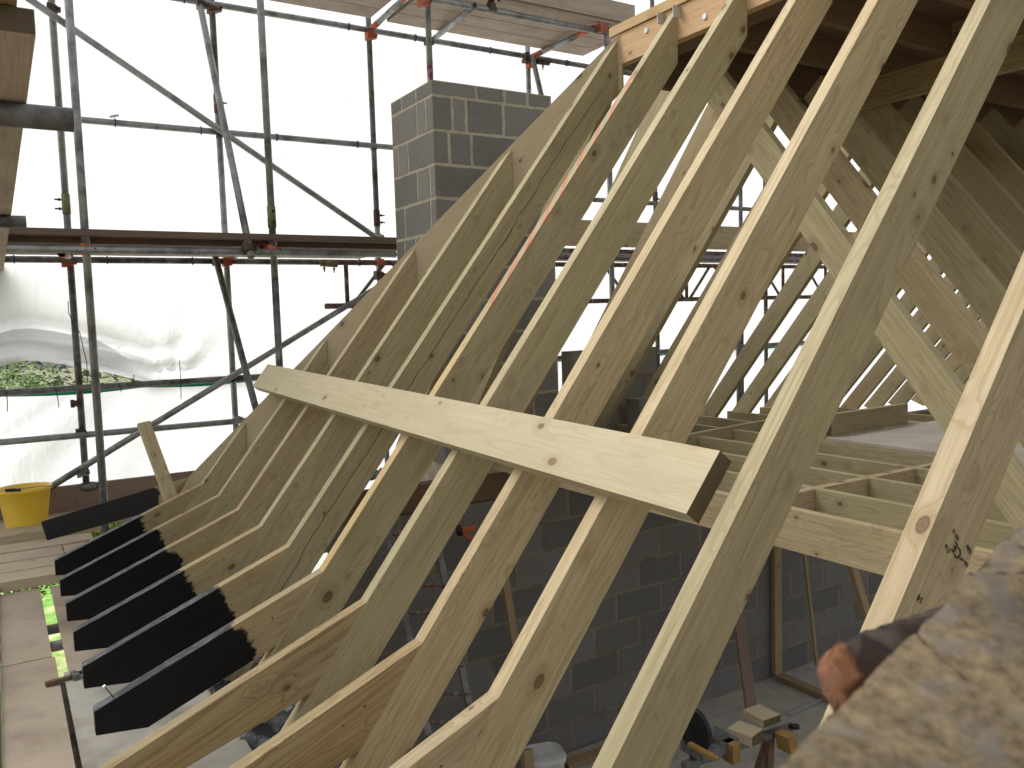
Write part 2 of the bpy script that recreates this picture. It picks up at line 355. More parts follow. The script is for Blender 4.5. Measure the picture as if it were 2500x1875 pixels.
def path_tube(name, pts, r, m, parent=None, seg=8, closed=False):
    bm = bmesh.new(); rings = []; n = len(pts); prev = None
    for i, p in enumerate(pts):
        if closed: t = (pts[(i+1) % n]-pts[i-1]).normalized()
        else: t = (pts[min(i+1, n-1)]-pts[max(i-1, 0)]).normalized()
        up = prev if prev is not None and abs(prev.dot(t)) < .95 else (Vector((0, 0, 1)) if abs(t.z) < .9 else Vector((1, 0, 0)))
        s = t.cross(up).normalized(); w = s.cross(t); prev = w
        rings.append([bm.verts.new(p+s*r*math.cos(2*math.pi*k/seg)+w*r*math.sin(2*math.pi*k/seg)) for k in range(seg)])
    for i in range(n if closed else n-1):
        a, b = rings[i], rings[(i+1) % n]
        for k in range(seg): bm.faces.new((a[k], a[(k+1) % seg], b[(k+1) % seg], b[k]))
    if not closed: bm.faces.new(rings[0][::-1]); bm.faces.new(rings[-1])
    o = pts[0].copy()
    for v in bm.verts: v.co -= o
    return fin(name, bm, m, Matrix.Translation(o), parent, smooth=True)

# ------------------------------------------------------------------ roof geometry (metres, from the camera)
S, T, D = .4, .045, .14
U1, V0, Z0 = 4.796, .926, -.873
TH = math.radians(51.96); ct, st, tt = math.cos(TH), math.sin(TH), math.tan(TH)
UH, HT = 5.11, 1.098
AL = math.atan(.4013)
def uof(i): return U1-(i-1)*S
VR = 2.648                                   # face of the ridge beam

# ---- setting
def sheet_grid(name, m, x0, x1, nx, zlo, zhi, nz, fn, parent=None):
    bm = bmesh.new(); g = []
    for i in range(nx+1):
        x = x0+(x1-x0)*i/nx; row = []
        for j in range(nz+1):
            lo = zlo(x) if callable(zlo) else zlo; hi = zhi(x) if callable(zhi) else zhi
            z = lo+(hi-lo)*(j/nz); row.append(bm.verts.new((x, fn(x, z), z)))
        g.append(row)
    for i in range(nx):
        for j in range(nz): bm.faces.new((g[i][j], g[i+1][j], g[i+1][j+1], g[i][j+1]))
    return fin(name, bm, m, Matrix.Identity(4), parent, smooth=True)

ZG = -4.7
def flat(name, x0, x1, y0, y1, z, m, nx=1, ny=1, amp=0.):
    bm = bmesh.new(); g = [[bm.verts.new((x0+(x1-x0)*i/nx, y0+(y1-y0)*j/ny, z+amp*noise.noise(Vector((i*.7, j*.7, 0))))) for j in range(ny+1)] for i in range(nx+1)]
    for i in range(nx):
        for j in range(ny): bm.faces.new((g[i][j], g[i+1][j], g[i+1][j+1], g[i][j+1]))
    o = fin(name, bm, m, Matrix.Identity(4)); return o
M_GRASS = rough_mat('rough_ground', (.15, .155, .09), (.24, .235, .15), scale=3, c3=(.3, .27, .18), sc3=1.2, bump=.6, bdist=.03)
g_ = flat('ground', -120, 120, -120, 120, ZG, M_GRASS, 1, 1); g_['kind'] = 'structure'
M_ADDED_YARD = rough_mat('added_earth', (.20, .16, .12), (.27, .225, .18), scale=2, c3=(.16, .13, .10), sc3=.8, bump=.4)
ya = flat('added_yard', -7, 14, -9, 8.5, ZG+.004, M_ADDED_YARD); ya['kind'] = 'structure'  # unseen ground patch added to keep green bounce off the building
M_LAWN = rough_mat('lawn_grass', (.10, .30, .03), (.30, .52, .10), scale=9, c3=(.62, .58, .30), sc3=2.2, bump=.6, bdist=.03)
la = flat('lawn', -1.5, 2.2, 8.6, 26, ZG+.008, M_LAWN); la['kind'] = 'structure'
fl = flat('room_floor', .9, 8.6, .2, 4.97, -3.3, M_SLAB); fl['kind'] = 'structure'

# ---- front slope rafters
LBL = {
 1: 'shortest front jack rafter, at the far end beside the leaning stake',
 2: 'second shortest front jack rafter, meeting the hip just above the loose plank',
 3: 'third jack rafter from the far end, meeting the hip at the foot of the chimney',
 4: 'longest jack rafter, meeting the hip just below the chimney top',
 5: 'common rafter with a long dark crack, nearest the end of the ridge',
 6: 'rafter with a golden top edge and red crayon dashes',
 7: 'rafter with the nearest black painted foot rising to the bolted ridge',
 8: 'rafter with a plain brown foot, third right of the cracked one',
 9: 'rafter whose pale foot kicks out lowest in the photo',
 10: 'thick near rafter crossing in front of the floor joists, right of the plank end',
 11: 'nearest rafter at the right edge, stamped with black ink marks'}
LBL[6] = 'rafter with a golden top edge, red crayon dashes and a black foot'
LBL[7] = 'rafter with a plain brown foot running to the bottom left corner'
LBL[8] = 'rafter with a plain pale foot, second from the last visible kick'
LBL[9] = 'rafter with the lowest kick, coarse dark grain and an unpainted foot'
def kick_frame(u): return frame(W(u, V0, Z0), W(0, ct, st), W(0, -st, ct))
for i in range(1, 12):
    u = uof(i)
    root = thing('rafter', LBL[i], 'rafter', W(u, V0, Z0), 'rafters of the front slope')
    vt = V0+(UH-u)/HT-.036 if i <= 4 else VR
    Lt = (vt-V0)/ct
    ext = .56 if i < 10 else .75
    pts = [(-ext, 0), (Lt, 0), (Lt-D*tt, -D), (-ext+.04, -D)]
    m = {5: M_CRACK, 6: M_MARK, 3: M_RAF2, 9: M_RAF2, 11: M_RAF2, 8: M_RAF2}.get(i, M_RAF)
    sh = (lambda x, y, Lt=Lt: -T/HT/ct if x > .6 and (y > -.01 or x > Lt-D*tt-.01) else 0) if i <= 4 else None
    prism('rafter_board', pts, -T, 0, kick_frame(u), m, root, shear=sh, bevel=.0028)
    if i <= 9:
        vz = [(.926, -.873), (.181, -1.172), (.181, -1.25), (.329, -1.267), (.7499, -1.0982)]
        if i >= 7: vz = [(.926, -.873), (.15, -1.185), (.15, -1.30), (.737, -1.115)]
        ax = W(0, -math.cos(AL), -math.sin(AL)); ay = W(0, -math.sin(AL), math.cos(AL))
        loc = [(-(v-.926)*math.cos(AL)-(z+.873)*math.sin(AL), -(v-.926)*math.sin(AL)+(z+.873)*math.cos(AL)) for v, z in vz]
        fr = frame(W(u, V0, Z0), ax, ay)        # z = x cross y -> towards +u
        prism('sprocket', loc, 0 if fr.col[2].y > 0 else -T, T if fr.col[2].y > 0 else 0, fr,
              M_SPR[i] if i <= 6 else M_BROWN if i in (7, 8) else M_RAF2, root, bevel=.0025)
    if i == 11:
        # inked grading stamp on the side face
        def ink(px, py, s, txt, rot=-.9):
            p = P(px, py, u=u-.0015)
            cu = bpy.data.curves.new('stamp', 'FONT'); cu.body = txt; cu.size = s; cu.extrude = .0004; cu.align_x = 'CENTER'
            o = bpy.data.objects.new('grading_stamp', cu); C.objects.link(o)
            dg = bpy.context.evaluated_depsgraph_get(); me = bpy.data.meshes.new_from_object(o.evaluated_get(dg)); bpy.data.objects.remove(o)
            me.materials.append(M_BLACKINK); o = bpy.data.objects.new('grading_stamp', me); C.objects.link(o)
            o.parent = root; o.matrix_parent_inverse = Matrix.Translation(root.location).inverted()
            a = math.radians(rot); o.matrix_basis = frame(p, W(0, math.cos(a), math.sin(a)), W(0, -math.sin(a), math.cos(a)))
        ink(2342, 1336, .027, 'CE', 128); ink(2336, 1302, .010, 'KD 15', 128); ink(2316, 1336, .011, 'C16', 128)
        ink(2369, 1338, .011, '1504', 128); ink(2356, 1368, .009, '225 x 47', 142); ink(2250, 1455, .018, '14', 142)
bm0 = None
for i in range(1, 10):
    u = uof(i); rr_ = random.Random(40+i)
    root = [o for o in bpy.data.objects if o.type == 'EMPTY' and o.name.startswith('rafter') and abs(o.location.y-u) < .01][0]
    for k in range(2):
        dv = .17+.07*k+rr_.uniform(-.02, .02); dz = -dv*.4013-.05-.03*k+rr_.uniform(-.012, .012)
        p = W(u, V0-dv, Z0+dz)
        tube('screw_head', p+W(-.0015, 0, 0), p+W(.004, 0, 0), rr_.uniform(.003, .0045), M_RUST, root, 8, False)
# ---- hip rafter
hn = math.hypot(1, HT); hd = W(-HT/hn, 1/hn, 0)
HS = math.atan(tt/hn)
htop = W(UH-HT*(VR+.02-V0), VR+.02, Z0+(VR+.02-V0)*tt); hbot = W(UH, V0, Z0)
root = thing('hip_rafter', 'wide hip rafter climbing from the far corner to the end of the ridge', 'rafter', hbot)
hx = (htop-hbot).normalized(); hy = Vector((0, 0, 1))
hfr = frame(hbot, hx, hy); Lh = (htop-hbot).length; th_ = math.tan(HS); Dh = .20
prism('hip_board', [(-.35, 0), (Lh, 0), (Lh-Dh*th_, -Dh), (-.30, -Dh)], -.0225, .0225, hfr, M_HIP, root)
ht = W(UH+HT*(V0-.18), .18, -1.185)
ax = (ht-hbot).normalized(); fr = frame(hbot, ax, Vector((0, 0, 1))); Ls = (ht-hbot).length
prism('sprocket', [(0, 0), (Ls, 0), (Ls-.005, -.125), (.16, -.135)], -.0225, .0225, fr, M_SPR[0], root)

# ---- ridge beam with capping, bolts and plates
E = uof(5)+T+.012
root = thing('ridge_beam', 'bolted golden ridge beam with a capping strip along its top', 'beam', W(E, VR, 1.2))
timber('beam', W(E, VR+.0225, 1.342), W(-.3, VR+.0225, 1.342), Vector((0, 0, 1)), .045, .142, M_RIDGE, root)
timber('inner_beam', W(E, VR+.105, 1.341), W(-.3, VR+.105, 1.341), Vector((0, 0, 1)), .11, .141, M_DARK, root)
timber('capping', W(E+.006, VR+.07, 1.388), W(-.3, VR+.07, 1.388), Vector((0, 0, 1)), .16, .043, M_ORANGE, root)
for k in range(8):
    zz = 1.302 if k % 2 == 0 else 1.248
    pc = W(2.997-.37*k, VR, zz)
    tube('bolt', pc+W(0, -.006, 0), pc+W(0, .01, 0), .012, M_ZINC, root, 16, False)
for uu in (2.775, 2.375, 2.875):
    bm = bmesh.new(); boxbm(bm, -.045, 0, -.0025, 0, -.05, 0)
    fin('hanger_plate', bm, M_ZINC, Matrix.Translation(W(uu, VR-.001, 1.337)), root, bevel=.0008)

# ---- flat deck over the middle of the roof, its joists and a beam under it
bm = bmesh.new(); boxbm(bm, VR+.02, 9.5, 1.2, 3.2, 1.342, 1.365)
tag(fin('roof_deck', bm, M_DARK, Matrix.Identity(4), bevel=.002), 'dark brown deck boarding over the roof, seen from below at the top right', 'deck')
nm = ['nearest', 'second', 'third', 'fourth', 'fifth']
DJ = ['deck joist crossing the dark roof in the top right corner', 'deck joist above the thick near rafter, next to the corner one',
      'deck joist with a pale lower edge between the two long rafters under the deck', 'deck joist nearest the tops of the sloping inner rafters',
      'deck joist closing the far edge of the deck behind the ridge']
for k, uu in enumerate((1.55, 1.94, 2.3525, 2.7625, 3.15)):
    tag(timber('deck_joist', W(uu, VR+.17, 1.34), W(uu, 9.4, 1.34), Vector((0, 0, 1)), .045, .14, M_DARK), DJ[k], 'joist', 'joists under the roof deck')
tag(timber('deck_beam', W(3.12, 4.02, 1.198), W(.6, 4.02, 1.198), Vector((0, 0, 1)), .045, .145, M_BROWN), 'brown beam under the deck joists, crossing behind the two nearest rafters', 'beam')
# short blocking pieces between deck joists
tag(timber('blocking', W(2.33, 4.0, 1.338), W(1.965, 4.0, 1.338), Vector((0, 0, 1)), .045, .135, M_BROWN), 'short brown blocking piece above the deck beam at the top right', 'blocking')

# ---- inner slope rafters rising away from the camera (v = 2.86 + 0.4 k)
def nz_(u): return -.85+(u-1.19)*(2.05/1.65)
NT = 2.05/1.65; NA = math.atan(NT)
NL = ['lowest inner rafter sloping down right behind the near rafters, crossing the joists', 'second inner rafter, right behind the lowest one',
      'third inner rafter up from the floor joists', 'fourth inner rafter, half hidden by the third', 'fifth inner rafter, close under the dark deck',
      'inner rafter at the right edge beside the brown sheathing', 'uppermost inner rafter in shade under the deck']
NL += ['%s inner rafter, deep in the roof beyond the sheathing' % w_ for w_ in ('eighth', 'ninth', 'tenth', 'eleventh')]
for k in range(11):
    v = 2.86+.4*k
    root_u = .98
    fr = frame(W(root_u, v, nz_(root_u)), W(math.cos(NA), 0, math.sin(NA)), W(-math.sin(NA), 0, math.cos(NA)))
    Lg = (2.80-root_u)/math.cos(NA)
    hz = 1 if fr.col[2].x > 0 else -1
    tag(prism('inner_rafter', [(0, 0), (Lg+.04, 0), (Lg+.04-.14*NT*.0, -D), (0, -D)], 0 if hz > 0 else -T, T if hz > 0 else 0, fr, M_RAF if k % 2 == 0 else M_RAF2),
        NL[k], 'rafter', 'inner rafters sloping the other way')
# brown sheathing boards on the upper inner slope
root = thing('sheathing', 'dark brown sheathing boards fixed across the inner rafters at the right edge', 'sheathing', W(1.6, 4.6, .2))
for r_ in range(6):
    uu = 2.65-r_*.2
    for c_ in range(3):
        va = 4.55+c_*.95+(.4 if r_ % 2 else 0)
        A = W(uu, va, nz_(uu)-.004+.0); B = W(uu, va+.94, nz_(uu)-.004)
        timber('sheathing_board', A+W(math.sin(NA)*.15, 0, -math.cos(NA)*.15)+W(-.0, 0, 0), B+W(math.sin(NA)*.15, 0, -math.cos(NA)*.15), W(-math.sin(NA), 0, math.cos(NA)), .23, .02, M_DARK, root, bevel=.002)

# ---- far slope rafters descending away
FT = 1.164; FA = math.atan(FT)
def fz_(u): return Z0+(UH-u)*FT
FL = ['far slope rafter seen between the cracked rafter and the one beside it', 'far slope rafter behind the golden topped rafter',
      'far slope rafter with its square top under the ridge', 'far slope rafter with a large knot, glimpsed beside the plain brown-footed rafter',
      'far slope rafter glimpsed left of the coarse grained rafter', 'far slope rafter standing behind the joist ends, hidden by a near rafter',
      'far slope rafter at the left of the pair standing on the joists', 'far slope rafter at the right of the pair standing on the joists',
      'far slope rafter rising behind the offcut on the chipboard', 'far slope rafter second right of the offcut', 'far slope rafter third right of the offcut', 'last far slope rafter at the right, mostly hidden']
FL += ['%s rafter of the far slope, deep in the roof at the right' % w_ for w_ in ('thirteenth', 'fourteenth', 'fifteenth', 'sixteenth', 'seventeenth', 'eighteenth', 'nineteenth', 'twentieth')]
for k in range(20):
    v = 2.22+.4*k
    utop = 3.225 if v > 2.66 else UH-(v-V0)*HT+.03
    if k == 0: utop += .0
    x0 = W(utop, v, fz_(utop)); x = W(math.cos(FA), 0, -math.sin(FA)); y = W(math.sin(FA), 0, math.cos(FA))
    fr = frame(x0, x, y); Lg = (5.22-utop)/math.cos(FA); hz = 1 if fr.col[2].x > 0 else -1
    tag(prism('far_rafter', [(0, 0), (Lg, 0), (Lg-.05, -D), (D*math.tan(FA), -D)], 0 if hz > 0 else -T, T if hz > 0 else 0, fr, M_RAF if k % 3 else M_RAF2),
        FL[k], 'rafter', 'rafters of the far slope')
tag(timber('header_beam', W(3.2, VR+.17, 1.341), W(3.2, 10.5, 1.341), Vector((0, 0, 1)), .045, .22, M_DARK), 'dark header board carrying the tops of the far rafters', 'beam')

# ---- floor joists, trimmers, noggins, chipboard
ZJ = -.845
JL = ['front floor joist with big knots, its whole side showing above the dark room', 'second floor joist from the front, below the long noggin',
      'third floor joist from the front, crossing under the long noggin', 'fourth floor joist from the front', 'fifth floor joist, directly under the chipboard edge',
      'sixth floor joist, running under the chipboard', 'seventh floor joist, showing at the feet of the far rafters', 'eighth floor joist near the far rafter feet', 'last floor joist in view']
for k in range(9):
    v = 2.86+.4*k
    tag(timber('floor_joist', W(1.05, v-.0235, ZJ), W(4.97, v-.0235, ZJ), Vector((0, 0, 1)), .045, .178, M_RAF if k else M_RAF2, bow=.004*((k % 3)-1)), JL[k], 'joist', 'floor joists')
NG = thing('noggin_row', 'row of noggins crossing the floor joists in front of the chipboard', 'noggin', W(2.56, 3.0, ZJ))
for k in range(4):
    v = 2.86+.4*k
    timber('noggin', W(2.54, v+.0005, ZJ-.001), W(2.54, v+.353, ZJ-.001), Vector((0, 0, 1)), .045, .15, M_RAF2, NG)
tag(timber('laid_board', W(4.05, 3.55, ZJ+.022), W(4.27, 5.0, ZJ+.022), Vector((0, 0, 1)), .045, .19, M_RAF), 'deep trimmer board crossing the joists near the far rafter feet', 'trimmer')
tag(timber('trimmer', W(3.98, 2.86+.002, ZJ-.002), W(3.98, 3.21, ZJ-.002), Vector((0, 0, 1)), .045, .175, M_RAF2), 'short trimmer between the first two joists beyond the plank end', 'trimmer')
bm = bmesh.new(); boxbm(bm, 4.44, 7.2, 1.2, 3.40, ZJ+.003, ZJ+.021)
tag(fin('floor_panel', bm, M_CHIP, Matrix.Identity(4), bevel=.001), 'pale chipboard floor panel laid on the joists', 'floor panel')
tag(timber('timber_offcut', W(3.42, 4.5, ZJ+.165), W(3.44, 5.35, ZJ+.165), Vector((0, 0, 1)),   .045, .14, M_RAF), 'timber offcut standing on edge on the chipboard', 'offcut')

# ---- loose plank lying across the front rafters
off = T/ct
def onroof(u, v, h): return W(u, v, Z0+(v-V0)*tt)+W(0, -st, ct)*h
root_a = onroof(4.955, 1.355, T+.003); root_b = onroof(1.275, 1.302, T+.003)
pl = timber('loose_plank', root_a, root_b, W(0, -st, ct), .158, .045, M_PLANK)
tag(pl, 'long pale plank lying loose across the rafters', 'plank')
# ---- stake leaning beside the first rafter
a = P(352, 1030, u=5.16); b = P(432, 1250, u=4.92)
tag(timber('timber_stake', a, b, W(-1, .2, 0), .07, .03, M_RAF2, bevel=.002), 'short brown stake standing upright between the first two rafter feet', 'stake')

# ---- block walls
GJ = [.012]
def block_face(bm, ox, xd, nd, z0, courses, rnd, jitter=.004):
    """courses: list of (zbot, ztop, [joints]); nd = outward normal. boxes 4 mm proud of the core"""
    for zb, zt, js in courses:
        for a, b in zip(js, js[1:]):
            j = lambda: rnd.uniform(-jitter, jitter)
            g_j = GJ[0]; x0, x1 = a+(g_j if a > .003 else .0), b-g_j
            vs = []
            for xx in (x0, x1):
                for dd in (-.03, .003):
                    for zz in (zb+.011, zt-.011):
                        vs.append(bm.verts.new(ox+xd*(xx)+nd*dd+Vector((0, 0, zz))))
            for q in ((0,1,3,2),(4,6,7,5),(0,4,5,1),(2,3,7,6),(0,2,6,4),(1,5,7,3)):
                bm.faces.new([vs[i] for i in q]).material_index = 0
def core(bm, c0, c1):
    boxbm(bm, c0.x, c1.x, c0.y, c1.y, c0.z, c1.z, 1)
rb = random.Random(3)
# chimney
CU, CUB, CV0, CV1, CT = 4.97, 5.63, 2.535, 3.481, 1.57
bm = bmesh.new()
core(bm, W(CU, CV0, -1.2), W(CUB, CV1, CT-.004))
K = [(680,), ]
fv = lambda x: P(750+x/2.212, 300, u=CU).x-CV0          # joint positions read along the front face
w = CV1-CV0
zs = [CT, 1.470, 1.246, 1.024, .805, .58, .355, .13, -.095, -.32, -.545, -.77, -.995]
fj = [[918, 1070, 1192], [785, 860, 1060], [762, 883], [1010], [800, 1150], [700, 980], [860, 1160], [760, 1010], [900, 1200], [800, 1050], [900, 1180], [780, 1000]]
cs = []
for k in range(12):
    cs.append((zs[k+1], zs[k], [.001]+[min(max(fv(x), .04), w-.04) for x in fj[k]]+[w-.001]))
block_face(bm, W(CU, CV0, 0), W(0, 1, 0), W(-1, 0, 0), 0, cs, rb)
lu = lambda x: P(750+x/2.212, 350, v=CV0).y-CU
lj = [[597, 518], [645, 597], [543, 488], [657, 587], [655, 513], [565, 505], [620], [560], [640], [580], [630], [570]]
wl = CUB-CU
cs = [(zs[k+1], zs[k], [-.002]+[min(max(lu(x), .06), wl-.05) for x in lj[k]]+[wl]) for k in range(12)]
block_face(bm, W(CU, CV0, 0), W(1, 0, 0), W(0, -1, 0), 0, cs, rb)
o = fin('chimney_stack', bm, [M_BLOCK, M_MORTAR], Matrix.Identity(4))
tag(o, 'grey concrete block chimney stack with sandy mortar joints beyond the hip', 'chimney')
# roughen block edges
def roughen(o, cuts=2, amp=.0035, sc=34):
    bm = bmesh.new(); bm.from_mesh(o.data)
    es = [e for e in bm.edges if e.calc_length() > .05 and all(f.material_index == 0 for f in e.link_faces)]
    bmesh.ops.subdivide_edges(bm, edges=es, cuts=cuts, use_grid_fill=True)
    for v in bm.verts:
        if any(f.material_index == 1 for f in v.link_faces): continue
        n = noise.noise_vector(v.co*sc)
        v.co += Vector((n.x*amp*1.0, n.y*amp*.25, n.z*amp*1.0)) if abs(v.normal.y) > abs(v.normal.x) else Vector((n.x*amp*.25, n.y*amp, n.z*amp))
    bm.to_mesh(o.data); bm.free()
roughen(o, 6, .006, 38)
GJ[0] = .016
# far wall under the roof, running across the view
def wall(name, label, u0, u1, v0, v1, z0, z1, ms, seed, th_side=True):
    r = random.Random(seed); bm = bmesh.new(); core(bm, W(u0, v0, z0), W(u1, v1, z1-.004)); z = z1; k = 0; cs = []
    while z > z0+.02:
        zb = max(z0, z-.225); js = [v0+.0]; x = v0+(.225 if k % 2 else .45)
        while x < v1-.08: js.append(x+r.uniform(-.008, .008)); x += .45
        js.append(v1); cs.append((zb, z, js)); z = zb; k += 1
    block_face(bm, W(u0, 0, 0), W(0, 1, 0), W(-1, 0, 0), 0, cs, r)
    if th_side:
        z = z1; cs = []
        while z > z0+.02: zb = max(z0, z-.225); cs.append((zb, z, [-.002, u1-u0])); z = zb
        block_face(bm, W(u0, v1, 0), W(1, 0, 0), W(0, 1, 0), 0, cs, r); block_face(bm, W(u0, v0, 0), W(1, 0, 0), W(0, -1, 0), 0, cs, r)
    o = fin(name, bm, ms, Matrix.Identity(4)); roughen(o, 2, .004, 22)
    return tag(o, label, 'wall')
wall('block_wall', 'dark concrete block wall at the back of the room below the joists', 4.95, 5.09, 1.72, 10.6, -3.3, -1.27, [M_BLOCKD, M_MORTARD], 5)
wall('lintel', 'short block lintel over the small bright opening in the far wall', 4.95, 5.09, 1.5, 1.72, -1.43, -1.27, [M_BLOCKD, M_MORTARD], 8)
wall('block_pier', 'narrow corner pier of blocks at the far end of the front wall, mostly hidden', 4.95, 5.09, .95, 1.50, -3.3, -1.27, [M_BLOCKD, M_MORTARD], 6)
wall('block_pier', 'grey block pier standing above the wall head behind the far rafters', 4.98, 5.12, 3.62, 4.45, -1.08, -.262, [M_BLOCK, M_MORTARD], 9)
wall('block_pier', 'low stub of blockwork in front of the grey pier', 4.62, 4.76, 3.95, 4.18, -1.28, -.62, [M_BLOCK, M_MORTARD], 12)
tag(timber('wall_plate', W(5.0, 1.0, -1.088), W(5.0, 10.5, -1.088), Vector((0, 0, 1)), .1, .178, M_DARK), 'brown wall plate lying along the top of the far block wall', 'wall plate')
# front wall under the rafter feet (seen from above through the feet)
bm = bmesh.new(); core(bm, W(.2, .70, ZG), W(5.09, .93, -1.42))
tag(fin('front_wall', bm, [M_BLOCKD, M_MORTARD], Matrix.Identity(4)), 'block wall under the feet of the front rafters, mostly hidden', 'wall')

# black and grey membrane along the front wall head
def lumpy(name, label, cat, c0, c1, nx, ny, amp, sc_, m, h0):
    bm = bmesh.new(); g = []
    for i in range(nx+1):
        row = []
        for j in range(ny+1):
            x = c0.x+(c1.x-c0.x)*j/ny; y = c0.y+(c1.y-c0.y)*i/nx
            e = math.sin(math.pi*j/ny)
            z = c0.z+h0*e+amp*noise.fractal(Vector((x*sc_, y*sc_*.5, .3)), .6, 2.1, 4)
            row.append(bm.verts.new((x+amp*.5*noise.noise(Vector((y*5, x*3, 2))), y, z)))
        g.append(row)
    for i in range(nx):
        for j in range(ny): bm.faces.new((g[i][j], g[i][j+1], g[i+1][j+1], g[i+1][j]))
    bmesh.ops.solidify(bm, geom=bm.faces[:], thickness=.002)
    return tag(fin(name, bm, m, Matrix.Identity(4), smooth=True), label, cat)
lumpy('membrane', 'crumpled grey plastic membrane along the wall head under the rafter feet', 'membrane', W(1.2, .60, -1.40), W(4.9, .97, -1.40), 170, 16, .04, 8, M_MEMB, .06)
lumpy('plastic_bag', 'crumpled grey plastic draped over the far wall head between the rafters', 'plastic sheet', W(4.86, 1.75, -1.06), W(5.1, 2.3, -1.06), 16, 30, .07, 9, M_MEMB, .09)

# ---- scaffolding
R_ = .02415
def tb(A, B, label, m=None, group='scaffold tubes', **k):
    return tag(tube('scaffold_tube', A, B, R_, m or M_GALV, **k), label, 'scaffold tube', group)
UI, UO = 5.85, 6.95
def vert(px, py, u, z0, z1):
    p = P(px, py, u=u); return W(u, p.x, z0), W(u, p.x, z1)
# standards
P2 = P(213, 646, u=UI); P3 = P(659, 450, u=UI)
tb(W(UI, P2.x, -1.30), W(UI, P2.x, 4.5), 'nearest upright scaffold pole, second from the left edge', M_GALV)
tb(W(UI, P3.x, -1.30), W(UI, P3.x, .33), 'lower length of the upright pole that drops behind the end of the loose plank', M_GALVDK)
tb(W(UI, P3.x, .31), W(UI, P3.x, 4.5), 'upper length of the upright pole left of the chimney with a boxy joint', M_GALV)
q1 = P(147, 300, u=UO)
tb(W(UO, q1.x, -1.17), W(UO, q1.x, .86), 'lower length of the far left upright pole ending in a round foot', M_GALVDK)
tb(W(UO, q1.x, .86), W(UO, q1.x, 4.6), 'upper greenish length of the far left upright pole', M_GALV)
q2 = P(545, 500, u=UO)
tb(W(UO, q2.x, -1.4), W(UO, q2.x, 1.72), 'lower thin upright pole behind the sloping brace left of the chimney', M_GALV)
tb(W(UO, q2.x, 1.72), W(UO, q2.x, 4.6), 'upper thin upright pole with a rusty clamp near the top edge', M_GALVDK)
q3 = P(910, 300, u=UO)
tb(W(UO, q3.x, -1.4), W(UO, q3.x, .86), 'lower length of the upright pole just left of the chimney', M_GALV)
tb(W(UO, q3.x, .86), W(UO, q3.x, 4.6), 'upright pole left of the chimney carrying the orange transom', M_GALVDK)
q4 = P(1289, 150, u=UO)
tb(W(UO, q4.x, -1.4), W(UO, q4.x, 4.6), 'thin upright pole rising behind the right part of the chimney top', M_GALV)
q5 = P(1047, 100, u=5.95)
tb(W(5.95, q5.x, 1.3), W(5.95, q5.x, 1.98), 'lower stub of the pole behind the chimney with flaking maroon paint', M_MAROON)
tb(W(5.95, q5.x, 1.98), W(5.95, q5.x, 4.5), 'pale upright pole rising from behind the chimney corner', M_GALV)
q6 = P(1481, 60, u=UI)
tb(W(UI, q6.x, -1.4), W(UI, q6.x, 4.5), 'upright pole passing just left of the ridge end', M_GALV)
for px, lab in ((1600, 'upright pole glimpsed through the gap left of the coarse grained rafter'), (1808, 'upright pole glimpsed between the two long near rafters'),
                (1868, 'upright pole behind the pair of far rafters')):
    q = P(px, 500, u=UO); tb(W(UO, q.x, -1.4), W(UO, q.x, 4.4), lab, M_GALVDK)
q = P(1803, 850, u=UI); tb(W(UI, q.x, -1.3), W(UI, q.x, .6), 'short upright pole standing behind the joist ends', M_GALVDK)
# ledgers along the far side
ZL = {'top': 2.52, 'mid': 1.536, 'lift': .52, 'guard': -.424, 'low': -.775}
tb(W(UO-.05, -.9, ZL['top']), W(UO-.05, 3.72, ZL['top']), 'top ledger tube sloping from the top edge down to the chimney pole')
tb(W(UO-.05, 3.72, ZL['top']), W(UO-.05, 8.5, ZL['top']), 'right hand length of the top ledger beyond the brown sleeve', M_GALVDK)
tb(W(UO-.05, -1.2, ZL['mid']), W(UO-.05, 3.4, ZL['mid']), 'middle ledger tube ending behind the chimney, with four blue ties')
tb(W(UO-.05, 3.5, ZL['mid']-.35), W(UO-.05, 9.5, ZL['mid']-.35), 'ledger tube glimpsed through the gaps above the far walkway', M_GALVDK)
tb(W(UO-.05, -1.5, ZL['lift']), W(UO-.05, 2.38, ZL['lift']), 'outer ledger tube just below the middle walkway', M_GALVDK)
tb(W(UI-.05, -1.5, ZL['lift']-.02), W(UI-.05, 2.6, ZL['lift']-.02), 'inner ledger tube carrying the middle walkway')
tb(W(UI-.05, 2.62, ZL['lift']-.02), W(UI-.05, 9.5, ZL['lift']-.02), 'inner ledger tube of the walkway right of the chimney', M_GALVDK)
tb(W(UO-.05, -1.5, ZL['guard']), W(UO-.05, 9.5, ZL['guard']), 'dark guard tube with the green hem hanging below it', M_GALVDK)
tb(W(UO-.05, -1.5, ZL['low']), W(UO-.05, 2.6, ZL['low']), 'lowest horizontal tube, below the dark guard tube')
tb(P(1070, 0, u=UI)+W(0, -.5, 0), W(UI, P(1455, 75, u=UI).x+.25, 2.449), 'inner tube under the top walkway at the right', M_GALV)
